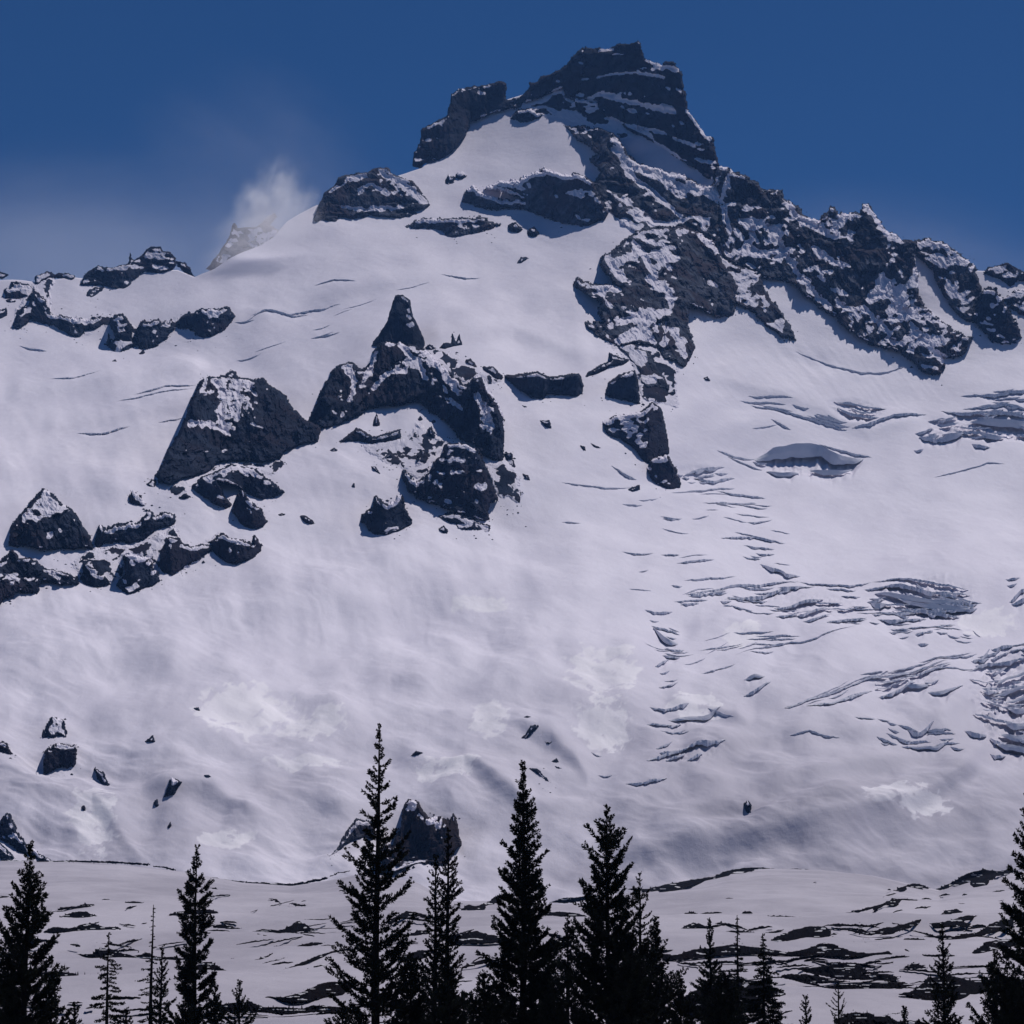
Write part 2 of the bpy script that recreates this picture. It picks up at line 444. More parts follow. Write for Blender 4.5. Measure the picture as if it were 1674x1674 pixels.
# dense sets of parallel crevasses in the icefalls: corner curves (top, bottom), how many, length and width
ICEF = [([(1125,972),(1200,958),(1290,947),(1420,944),(1500,955),(1588,982)],[(1140,990),(1210,1000),(1290,1012),(1400,1010),(1500,1002),(1584,992)],52,(12,60),(1.6,3.6)),
        ([(1430,950),(1500,955),(1586,980)],[(1440,1005),(1510,1010),(1580,992)],26,(8,26),(2,4.5)),
        ([(1290,1165),(1400,1115),(1520,1080),(1600,1050)],[(1310,1178),(1420,1150),(1530,1125),(1600,1110)],22,(25,90),(1.4,3.4)),
        ([(1595,1060),(1640,1040),(1700,1035)],[(1600,1225),(1640,1230),(1700,1235)],44,(10,45),(2.5,6)),
        ([(1500,700),(1560,675),(1690,672)],[(1510,725),(1580,735),(1690,722)],24,(10,40),(2,6)),
        ([(1590,645),(1640,640),(1690,636)],[(1590,668),(1640,672),(1690,670)],10,(20,60),(2,4)),
        ([(1215,655),(1300,672),(1380,690)],[(1225,668),(1310,690),(1440,708)],12,(15,60),(1.3,2.6)),
        ([(1070,995),(1095,995),(1115,1000)],[(1068,1255),(1100,1250),(1160,1235)],15,(6,46),(1.2,5)),
        ([(1090,1040),(1200,1020),(1300,1030)],[(1090,1075),(1200,1065),(1300,1060)],10,(20,70),(1,2)),
        ([(1350,1010),(1450,1020),(1590,1015)],[(1350,1040),(1450,1050),(1590,1045)],16,(8,30),(1.3,2.6)),
        ([(1400,1185),(1460,1190),(1560,1200)],[(1400,1222),(1470,1228),(1560,1225)],12,(12,45),(1.6,3.4)),
        ([(1090,790),(1180,788),(1280,800)],[(1060,870),(1180,905),(1290,920)],12,(15,50),(1.2,2.4)),
        ([(1110,765),(1150,762),(1200,765)],[(1110,785),(1150,788),(1200,785)],12,(6,20),(1.5,3)),
        ([(390,560),(520,520),(700,470)],[(400,590),(540,560),(760,500)],7,(25,70),(0.8,1.5))]
_r = random.Random(4)
for top, bot, n, ln, wd in ICEF:
    for _ in range(n):
        t = _r.random(); uc = top[0][0] + _r.random() * (top[-1][0] - top[0][0])
        L = _r.uniform(*ln)
        pts = []
        for f in (-.5, 0, .5):
            uu = uc + f * L
            a = np.interp(uu, [q[0] for q in top], [q[1] for q in top]); b = np.interp(uu, [q[0] for q in bot], [q[1] for q in bot])
            pts.append((uu, a + (b - a) * t + _r.uniform(-1, 1)))
        CREV.append((None, pts, _r.uniform(*wd)))
# zones of broken ice: centre, radii, amplitude (px), feature size along/across, slope of the grain
ZONES = [(1655,1140,75,85,7,20,9,-0.3),(1510,975,85,32,4.5,14,6,0.12),(1610,700,95,26,5,18,8,0.05),(1330,755,80,18,3,16,7,0.1),
         (1400,672,45,20,3.5,14,6,0.2),(1340,992,70,26,3.5,30,8,-0.3),(1125,1235,40,16,3,16,6,-0.3),(1475,1125,60,28,4,22,9,-0.35),(1130,770,40,10,2.5,12,5,0.1)]

def crest_v(u):
    pts = [(-2000,1405),(-300,1405),(0,1408),(110,1408),(200,1412),(300,1424),(400,1442),(480,1447),(540,1438),(600,1426),(680,1440),(740,1470),(800,1470),
           (835,1462),(870,1478),(960,1474),(1050,1452),(1120,1440),(1190,1424),(1260,1420),(1340,1422),(1420,1430),(1500,1448),(1530,1454),(1580,1436),(1640,1426),(1700,1424),(2000,1440),(4000,1440)]
    return np.interp(u, [p[0] for p in pts], [p[1] for p in pts])

SKYL = [(-1400,640),(-700,560),(-300,500),(0,463),(60,463),(120,452),(180,448),(290,447),(318,457),(349,443),(400,412),(448,386),(470,362),(500,346),(516,337),(560,318),(620,296),
        (650,286),(690,274),(712,250),(735,222),(760,196),(800,168),(850,152),(900,132),(940,105),(980,95),(1045,92),(1065,112),(1100,125),(1125,200),(1160,265),(1180,290),(1230,325),(1290,350),(1330,372),
        (1380,372),(1440,376),(1480,405),(1540,420),(1590,442),(1674,448),(1900,500),(2300,600),(3000,760)]
cu = np.concatenate([np.linspace(-1350, -320, 24)[:-1], np.linspace(-320, -12, 36)[:-1], np.linspace(-12, 1686, 880), np.linspace(1686, 2000, 36)[1:], np.linspace(2000, 3000, 24)[1:]])
NR = 660
tt = np.linspace(0, 1, NR)
vsky = np.interp(cu, [p[0] for p in SKYL], [p[1] for p in SKYL])
vbot = crest_v(cu) + 55
U = np.repeat(cu[:, None], NR, 1)
V = vbot[:, None] + (vsky - vbot)[:, None] * tt[None, :]
Y = depth_mtn(U, V)
R = relief(U, V)
PXM = Y / FPX
cz = np.zeros_like(U); wall = np.zeros_like(U)
jit = 2.6 * fbm(U / 30, U * 0 + 3.3, 3, 5)
jit2 = 1.0 * fbm(U / 7, V / 9, 2, 6)
for i, (tile, pts, w) in enumerate(CREV):
    p = T(tile, pts); pu = np.array([q[0] for q in p]); pv = np.array([q[1] for q in p])
    i0 = np.searchsorted(cu, pu[0] - 4); i1 = np.searchsorted(cu, pu[-1] + 4)
    us = U[i0:i1]; vs_ = V[i0:i1]
    vl = np.interp(us, pu, pv) + (jit[i0:i1] + jit2[i0:i1]) * min(1.0, w / 4.0)
    L = pu[-1] - pu[0]
    e = np.clip(np.minimum(us - pu[0], pu[-1] - us) / (0.22 * L + 2), 0, 1) ** 0.6
    ww = w * (0.75 + 0.5 * fbm(us / 14, us * 0 + i * 3.1, 2, 8)) * e + 1e-3
    d = vs_ - vl
    pr = -sstep(0, 0.4 * ww, d) * (1 - sstep(0.9 * ww, 3.4 * ww + 1, d))
    lip = 0.25 * np.exp(-(np.minimum(d, 0) / (1.4 * ww)) ** 2) * (1 - sstep(0, 0.4 * ww, d))
    cz[i0:i1] = np.minimum(cz[i0:i1], pr * 0.6 * ww) + lip * ww * (d <= 0.4 * ww)
for (zu, zv, ru, rv, amp, fs, fc, gr) in ZONES:
    r2 = ((U - zu) / ru) ** 2 + ((V - zv) / rv) ** 2
    i0, i1 = np.searchsorted(cu, (zu - 1.3 * ru, zu + 1.3 * ru))
    sub = slice(i0, i1)
    fall = 1 - sstep(0.4, 1.3, r2[sub])
    vg = V[sub] + gr * -(U[sub] - zu)
    rr = ridged(U[sub] / fs, vg / fc, 3, int(zu))
    blk = sstep(-0.1, 0.35, rr)
    cz[sub] += -amp * fall * blk + 0.5 * amp * fall * fbm(U[sub] / 9, V[sub] / 6, 2, int(zv))
Z0 = R + cz * PXM
X, YY, Z = pix2world(U, V, Y)
Z = Z + Z0
verts = np.stack([X, YY, Z], -1)
# behind the skyline the mountain falls away again
NB = 14
back = np.empty((len(cu), NB, 3))
for j in range(NB):
    t = (j + 1) / NB
    dist = 1500 * t ** 1.5
    back[:, j, 1] = verts[:, -1, 1] + dist
    back[:, j, 0] = verts[:, -1, 0] * (1 + dist / 9000.0)
    back[:, j, 2] = verts[:, -1, 2] - dist * 0.55 + 18 * perlin(cu / 90, cu * 0 + j * .7, 9) * t
verts = np.concatenate([verts, back], 1)
nu, nv = verts.shape[:2]
idx = np.arange(nu * nv).reshape(nu, nv)
quads = np.stack([idx[:-1, :-1], idx[1:, :-1], idx[1:, 1:], idx[:-1, 1:]], -1).reshape(-1, 4)
# sunlit patches painted whiter into the snow, and shade painted into its lower part
SUNLIT_PATCH = [(400,1165,85,38),(510,1185,60,24),(990,1105,62,42),(985,1190,50,36),(800,1180,34,32),(730,1270,50,22),(370,1375,50,16),(150,1340,40,50),(1215,1035,40,18),(1140,1150,50,24),(1480,1320,80,22),(1610,1010,50,20),(500,1250,70,14),(790,990,50,12)]
pm = np.full_like(U, -1.0)
for (a, b, c, d) in SUNLIT_PATCH:
    pm = np.maximum(pm, 1 - np.sqrt(((U - a) / c) ** 2 + ((V - b) / d) ** 2))
pn = fbm(U / 26, V / 14, 5, 77, 0.6)
patch = sstep(-0.02, 0.14, np.clip(pm, -1, .35) + 0.9 * pn - 0.05) * (pm > -0.6) * (0.7 + 0.35 * fbm(U / 60, V / 30, 2, 79))
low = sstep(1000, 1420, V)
shade_tone = np.clip(sstep(1010, 1330, V) * (0.30 + 0.34 * sstep(700, 1250, U) + 0.45 * fbm(U / 260 + V / 300, V / 90, 3, 88)), 0, 1) * (1 - patch)
z0 = np.zeros((nu, NB))
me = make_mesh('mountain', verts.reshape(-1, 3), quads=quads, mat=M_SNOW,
               attrs={'patch': np.concatenate([patch, z0], 1).ravel(), 'shade_tone': np.concatenate([shade_tone, z0], 1).ravel()})
MTN = link('mountain', me, 'snow covered mountainside and glacier rising to the summit', 'mountain', kind='structure')

# upright, shaded ice walls of the crevasses and seracs
for i, (tile, pts, w) in enumerate(CREV):
    p = T(tile, pts); pu = np.array([q[0] for q in p]); pv = np.array([q[1] for q in p])
    L = pu[-1] - pu[0]
    n = int(max(8, L / 1.2))
    us = np.linspace(pu[0] - 1.5, pu[-1] + 1.5, n)
    e = np.clip(np.minimum(us - us[0], us[-1] - us) / (0.25 * L + 2), 0, 1) ** 0.7
    jt = fbm(us / (26 if w < 7 else 45), us * 0 + i * 1.7, 3 if w < 7 else 2, 5) * min(2.6, 0.8 * w) + perlin(us / 4, us * 0 + i * 2.1, 6) * (min(0.7, 0.2 * w) if w < 7 else 0.2)
    vt = np.interp(us, pu, pv) + jt
    hw = w * (0.95 + (0.75 if w < 7 else 0.4) * fbm(us / (12 if w < 7 else 40), us * 0 + i * 3.1, 3, 8)) * e
    hw = np.maximum(hw, 0.15)
    vb = vt + hw
    Yfoot = depth_mtn(us, vb) - 0.35 - 0.25 * min(w, 4) * (1 + fbm(us / 9, us * 0 + i * .9, 2, 12))
    if w >= 7 and n > 20: Yfoot = blur(Yfoot, 4, 0)
    Ytop = depth_mtn(us, vt)
    rows = [(vt, Ytop + 1.5), (vt, Yfoot + 0.25 * w), (vt + 0.5 * hw, Yfoot + 0.1 * w + 0.03 * min(w, 5) * perlin(us / 11, us * 0 + 7.7 + i, 4)), (vb, Yfoot + 0.1), (vb, depth_mtn(us, vb) + 2.0)]
    P = []
    for rv, rY in rows:
        x, y, z = pix2world(us, rv, rY)
        P.append(np.stack([x, y, z + relief(us, rv)], -1))
    P = np.stack(P, 1)
    ix = np.arange(P.shape[0] * 5).reshape(-1, 5)
    qd = np.stack([ix[:-1, :-1], ix[:-1, 1:], ix[1:, 1:], ix[1:, :-1]], -1).reshape(-1, 4)
    link('ice_wall', make_mesh('ice_wall', P.reshape(-1, 3), quads=qd, mat=M_ICE, smooth=False), parent=MTN)

# ------------------------------------------------------------------ the snowy meadow in front
def zg(Yv):
    k = [(-600,-4),(-100,-1.8),(0,0.0),(60,0.1),(130,0.6),(200,2.6),(260,6.6),(350,13),(500,26),(700,44),(900,62),(1100,80),(1300,94.5),(1380,88),(1500,60)]
    return np.interp(Yv, [p[0] for p in k], [p[1] for p in k])
ymk = np.concatenate([np.linspace(-500, 180, 60)[:-1], np.linspace(180, 1330, 280)[:-1], np.linspace(1330, 1480, 16)])
zgs = np.interp(ymk, np.arange(-500, 1501, 5), blur(zg(np.arange(-500, 1501, 5.0)), 6, 0))
def meadow_z(x, Yv):
    ue = 837 + x / np.maximum(Yv, 350) * FPX
    zc = tan_el(crest_v(ue)) * 1300 + CAMZ
    base = np.interp(Yv, ymk, zgs)
    z = base + (zc - 94.5) * sstep(420, 1290, Yv)
    w = sstep(150, 330, Yv) * (1 - 0.75 * sstep(900, 1250, Yv))
    z = z + w * (2.4 * fbm(x / 75, Yv / 60, 3, 31) + 0.35 * fbm(x / 14, Yv / 17, 3, 33)) + 0.12 * fbm(x / 5, Yv / 6, 3, 35)
    return z
mu = np.concatenate([np.linspace(-5000, -500, 26)[:-1], np.linspace(-500, -15, 24)[:-1], np.linspace(-15, 1690, 300), np.linspace(1690, 2200, 24)[1:], np.linspace(2200, 6700, 26)[1:]])
MU, MY = np.meshgrid(mu, ymk, indexing='ij')
MX = (MU - 837) / FPX * np.maximum(MY, 350)
MZ = meadow_z(MX, MY)
nu, nv = MU.shape
idx = np.arange(nu * nv).reshape(nu, nv)
quads = np.stack([idx[:-1, :-1], idx[1:, :-1], idx[1:, 1:], idx[:-1, 1:]], -1).reshape(-1, 4)
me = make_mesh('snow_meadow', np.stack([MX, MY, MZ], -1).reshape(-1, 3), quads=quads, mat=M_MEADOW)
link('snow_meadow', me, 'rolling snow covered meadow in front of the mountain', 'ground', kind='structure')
# depth lookup for the meadow
bu = np.arange(-300, 2000, 10.0); by = np.linspace(130, 1300, 500); bv = np.arange(1395, 1760, 2.0)
BT = np.empty((len(bu), len(bv)))
for i, u in enumerate(bu):
    x = (u - 837) / FPX * by
    ue = u
    zc = tan_el(crest_v(ue)) * 1300 + CAMZ
    z = np.interp(by, ymk, zgs) + (zc - 94.5) * sstep(420, 1290, by)
    vv = v_of((z - CAMZ) / by)
    vv = np.minimum.accumulate(vv)
    BT[i] = np.interp(-bv, -vv, by)
def depth_mdw(u, v):
    return bilin(BT, (u + 300) / 10, (v - 1395) / 2)
# ------------------------------------------------------------------ rock outcrops
def poly_sdf(pu, pv, poly):
    n = len(poly); d2 = np.full(pu.shape, 1e18); inside = np.zeros(pu.shape, bool)
    for i in range(n):
        ax, ay = poly[i]; bx, by_ = poly[(i + 1) % n]
        ex, ey = bx - ax, by_ - ay
        L2 = ex * ex + ey * ey + 1e-9
        t = np.clip(((pu - ax) * ex + (pv - ay) * ey) / L2, 0, 1)
        d2 = np.minimum(d2, (pu - ax - t * ex) ** 2 + (pv - ay - t * ey) ** 2)
        c = ((ay > pv) != (by_ > pv)) & (pu < (bx - ax) * (pv - ay) / (by_ - ay + 1e-12) + ax)
        inside ^= c
    d = np.sqrt(d2)
    return np.where(inside, d, -d)

SEED = [100]
def rock(name, label, cat, poly, group=None, depth=depth_mtn, step=None, k=0.45, thick=None, emerge=None, lens=False,
         ledge=0.5, period=22.0, tilt=0.0, snow=0.22, ragged=None, bias=(), mat=None, backf=1.0, streak=None, rel=True, dY=0.0,
         aniso=(1.0, 1.4), kind=None, hemi=0.0, snow_up=1.0, warp=2.2, cap=None, long=None, lines=()):
    SEED[0] += 17; sd0 = SEED[0]
    pa = np.array(poly, float)
    if cap is None: cap = -0.2 if lens else 0.18
    u0, v0 = pa.min(0); u1, v1 = pa.max(0)
    size = min(u1 - u0, v1 - v0)
    area = 0.5 * abs(np.sum(pa[:, 0] * np.roll(pa[:, 1], -1) - pa[:, 1] * np.roll(pa[:, 0], -1)))
    r_in = min(size * 0.5, math.sqrt(area) * 0.5)
    if step is None: step = min(1.5, max(0.7, r_in / 9.0))
    if ragged is None: ragged = min(5.0, 0.32 * r_in)
    pad = ragged + 3 * step
    gu = np.arange(u0 - pad, u1 + pad, step); gv = np.arange(v0 - pad, v1 + pad, step)
    Ug, Vg = np.meshgrid(gu, gv, indexing='ij')
    fr = max(3.0, min(12.0, r_in * 0.9))
    wu = ragged * (1.3 * fbm(Ug / fr, Vg / fr, 4, sd0, 0.65) + 0.3 * perlin(Ug / 2.6, Vg / 2.6, sd0 + 3))
    wv = ragged * (1.3 * fbm(Ug / fr + 31, Vg / fr - 17, 4, sd0 + 5, 0.65) + 0.3 * perlin(Ug / 2.6 + 9, Vg / 2.6, sd0 + 4))
    if long is not None:       # ragged edges drawn out sideways
        wv = wv * 0.5 + long * fbm(Ug / 16, Vg / 3.2, 4, sd0 + 6, 0.6); wu = wu + 3 * long * fbm(Ug / 20 + 7, Vg / 2.5, 3, sd0 + 8)
    sd = poly_sdf(Ug + wu, Vg + wv, poly)
    if r_in > 8 and mat is not M_BANK and long is None:      # notched, angular outline
        sd = sd + 0.55 * ragged * (ridged(Ug / 10, Vg / 13, 3, sd0 + 2) - 0.25) * (1 - sstep(2 * ragged, 5 * ragged, np.abs(sd)))
    keep = sd > -0.4 * step
    if keep.sum() < 6:
        sd = poly_sdf(Ug, Vg, poly)
    gx, gy = np.gradient(sd, step)
    gl = np.maximum(np.hypot(gx, gy), 0.3)
    if lens:
        m = (sd < 0) & (sd > -1.8 * step)
        Ug = np.where(m, Ug - gx / gl * sd, Ug); Vg = np.where(m, Vg - gy / gl * sd, Vg)
    ins = sd > 0
    # foot of the rock in each column
    has = ins.any(1)
    vl = np.where(has, gv[len(gv) - 1 - np.argmax(ins[:, ::-1], 1)], np.nan)
    ok = ~np.isnan(vl)
    vl = np.interp(gu, gu[ok], vl[ok])
    vl = blur(vl, max(1.0, 10.0 / step), 0) if len(vl) > 8 else vl
    vl = np.repeat(vl[:, None], len(gv), 1)
    Yt = depth(Ug, Vg) + dY
    # terraced lookup: upright walls and ledges
    if ledge > 0:
        q = (Vg + tilt * Ug + warp * period * fbm(Ug / (4.5 * period), Vg / (3.0 * period), 4, sd0 + 9, 0.6)) / period
        f = q - np.floor(q)
        vq = (np.floor(q) + sstep(0.62, 1.0, f)) * period - (q * period - Vg)
        lm = ledge * sstep(-0.25, 0.35, fbm(Ug / 45, Vg / 30, 2, sd0 + 11))
        Ve = Vg * (1 - lm) + vq * lm
    else:
        Ve = Vg
    Yf = depth(Ug, vl) + dY
    Yp = Yf + k * (depth(Ug, np.minimum(Ve, vl)) + dY - Yf)
    pxm = float(np.mean(Yt)) / FPX
    if thick is None: thick = min(26.0, 0.55 * r_in * pxm + 1.0)
    if emerge is None: emerge = min(3.2, 0.45 * r_in + 0.6)
    fs = max(5.0, min(26.0, r_in * 0.8))
    a, b = aniso
    if streak is not None:      # gullies and ribs that run across the face at an angle
        ca, sa = math.cos(streak), math.sin(streak)
        A_, B_ = Ug * ca + Vg * sa, -Ug * sa + Vg * ca
        wq = 0.5 * fbm(Ug / 40, Vg / 40, 3, sd0 + 18)
        n1 = ridged(A_ / (fs * 2.6) + wq, B_ / (fs * 0.62) + wq, 4, sd0 + 20)
        n2 = ridged(A_ / 16, B_ / 5.5, 3, sd0 + 30)
    else:
        n1 = ridged(Ug / (fs * a), Vg / (fs * b), 3, sd0 + 20)
        n2 = ridged(Ug / (7.5 * a), Vg / (7.5 * b), 3, sd0 + 30)
    n3 = fbm(Ug / 3.4, Vg / 4.2, 3, sd0 + 40)
    big = fbm(Ug / (fs * 2.0), Vg / (fs * 2.4), 3, sd0 + 15)
    if r_in > 7 and mat is not M_BANK:
        w1 = 0.35 * fbm(Ug / 14, Vg / 14, 3, sd0 + 71); w2 = 0.35 * fbm(Ug / 14 + 5, Vg / 14, 3, sd0 + 72)
        f1 = facet(Ug / (fs * 0.85 * a) + w1, Vg / (fs * 0.85 * b) + w2, sd0 + 73)
        f2 = facet(Ug / (fs * 0.34 * a) + w2, Vg / (fs * 0.34 * b) + w1, sd0 + 74)
        nz = 0.34 * n1 + 0.34 * f1 + 0.20 * f2 + 0.12 * n2 + 0.06 * n3 + 0.5 * big
    else:
        nz = 0.55 * n1 + 0.2 * n2 + 0.08 * n3 + 0.6 * big
    chute = np.zeros_like(Ug)
    for (ltile, lpts, lw, la) in lines:
        lp = T(ltile, lpts); d2 = np.full(Ug.shape, 1e9)
        du = Ug + 5 * fbm(Ug / 14, Vg / 14, 3, sd0 + 80); dv = Vg + 5 * fbm(Ug / 14 + 4, Vg / 14, 3, sd0 + 81)
        for (ax, ay), (bx, by_) in zip(lp[:-1], lp[1:]):
            ex, ey = bx - ax, by_ - ay
            tl = np.clip(((du - ax) * ex + (dv - ay) * ey) / (ex * ex + ey * ey), 0, 1)
            d2 = np.minimum(d2, (du - ax - tl * ex) ** 2 + (dv - ay - tl * ey) ** 2)
        g = np.exp(-d2 / (lw * lw))
        chute = np.where(np.abs(la) * g > np.abs(chute), la * g, chute)
    nz = nz - 0.35 * chute
    e = sstep(0, 1, sd / emerge)
    e = np.sqrt(np.clip(e, 0, 1))
    bulge = thick * (0.55 + 0.75 * nz)
    if hemi > 0:
        bulge = bulge + hemi * pxm * np.sqrt(np.clip(sd, 0, None) * 2.0 * r_in)
    if lens:
        Yfr = Yp - bulge * e
        bk = backf * (0.6 * thick + 0.35 * r_in * pxm)
        Ybk = Yp + bk * e * (1 + 0.4 * n1)
    else:
        Yfr = (Yt + 1.2 * pxm) * (1 - e) + (Yp - bulge) * e
    Rl = (relief(Ug, Vg) if rel else 0.0)
    def world(Yv):
        x, y, z = pix2world(Ug, Vg, Yv)
        return np.stack([x, y, z + Rl], -1)
    Pf = world(Yfr)
    # snow that lies on the ledges
    if min(Ug.shape) > 12:
        sg = 2.4 / step
        Psm = world(blur(blur(Yfr, sg, 0), sg, 1))
    else:
        Psm = Pf
    tu_ = np.gradient(Psm, axis=0); tv_ = np.gradient(Psm, axis=1)
    nn = np.cross(tv_, tu_); nn /= np.maximum(np.linalg.norm(nn, axis=-1, keepdims=True), 1e-9)
    nzv = np.abs(nn[..., 2])
    nzs = nzv * (0.55 + 0.45 * sstep(0, 1.4 * emerge, sd))
    score_extra = chute + (0.7 * (1 - sstep(0, 9, sd)) if name == 'rocky_slope' else 0.0)
    score = snow_up * nzs + 0.42 * fbm(Ug / 30, Vg / 22, 4, sd0 + 50) + 0.10 * fbm(Ug / 7, Vg / 5.5, 3, sd0 + 60) + score_extra
    score = score + cap * np.clip(gy, 0, 1) * (1 - sstep(0, max(3.0, emerge), sd)) * (r_in > 6) * sstep(-.3, .3, fbm(Ug / 9, Vg / 9, 2, sd0 + 62) + .1)
    if mat is M_BANK: score = 0.2 * score + fbm(Ug / 34 + Vg / 30, Vg / 3.4, 4, sd0 + 66, 0.6)
    for (bu_, bv_, ru, rv, am) in bias:
        score = score + am * np.exp(-((Ug - bu_) / ru) ** 2 - ((Vg - bv_) / rv) ** 2) * (1.0 if am < 0 else 0.7 + 1.6 * fbm(Ug / 8, Vg / 6.5, 3, sd0 + 64))
    if snow <= 0:
        sn = np.zeros_like(score)
    else:
        inn = sd > 1.0 if (sd > 1.0).any() else ins
        thr = np.quantile(score[inn], 1 - snow)
        sn = sstep(thr - 0.07, thr + 0.07, score)
    lim = -0.01 * step if lens else -1.6 * step
    kv = sd > lim
    if lens: kv = sd > -1.0 * step
    cell = (sd[:-1, :-1] > 0) | (sd[1:, :-1] > 0) | (sd[1:, 1:] > 0) | (sd[:-1, 1:] > 0)
    if not lens:
        cell = (sd[:-1, :-1] > -1.6 * step) & (sd[1:, :-1] > -1.6 * step) & (sd[1:, 1:] > -1.6 * step) & (sd[:-1, 1:] > -1.6 * step)
    idx = np.arange(Ug.size).reshape(Ug.shape)
    q = np.stack([idx[:-1, :-1], idx[:-1, 1:], idx[1:, 1:], idx[1:, :-1]], -1)[cell]
    V1 = Pf.reshape(-1, 3); s1 = sn.ravel()
    if lens:
        Pb = world(Ybk).reshape(-1, 3)
        edge = (sd <= 0).ravel()
        used = np.unique(q)
        mapb = np.full(Ug.size, -1); mapb[used] = np.arange(len(used))
        bverts = Pb[used]
        # share the rim
        gl_idx = np.where(edge[used], used, len(V1) + np.arange(len(used)))
        qb = gl_idx[mapb[q]][:, ::-1]
        V1 = np.concatenate([V1, bverts]); s1 = np.concatenate([s1, s1[used] * 0])
        q = np.concatenate([q, qb])
    used = np.unique(q)
    mp = np.full(len(V1), -1); mp[used] = np.arange(len(used))
    me = make_mesh(name, V1[used], quads=mp[q], mat=mat or M_ROCK, smooth=False, attrs={'snow': s1[used]})
    return link(name, me, label, cat, group, kind)

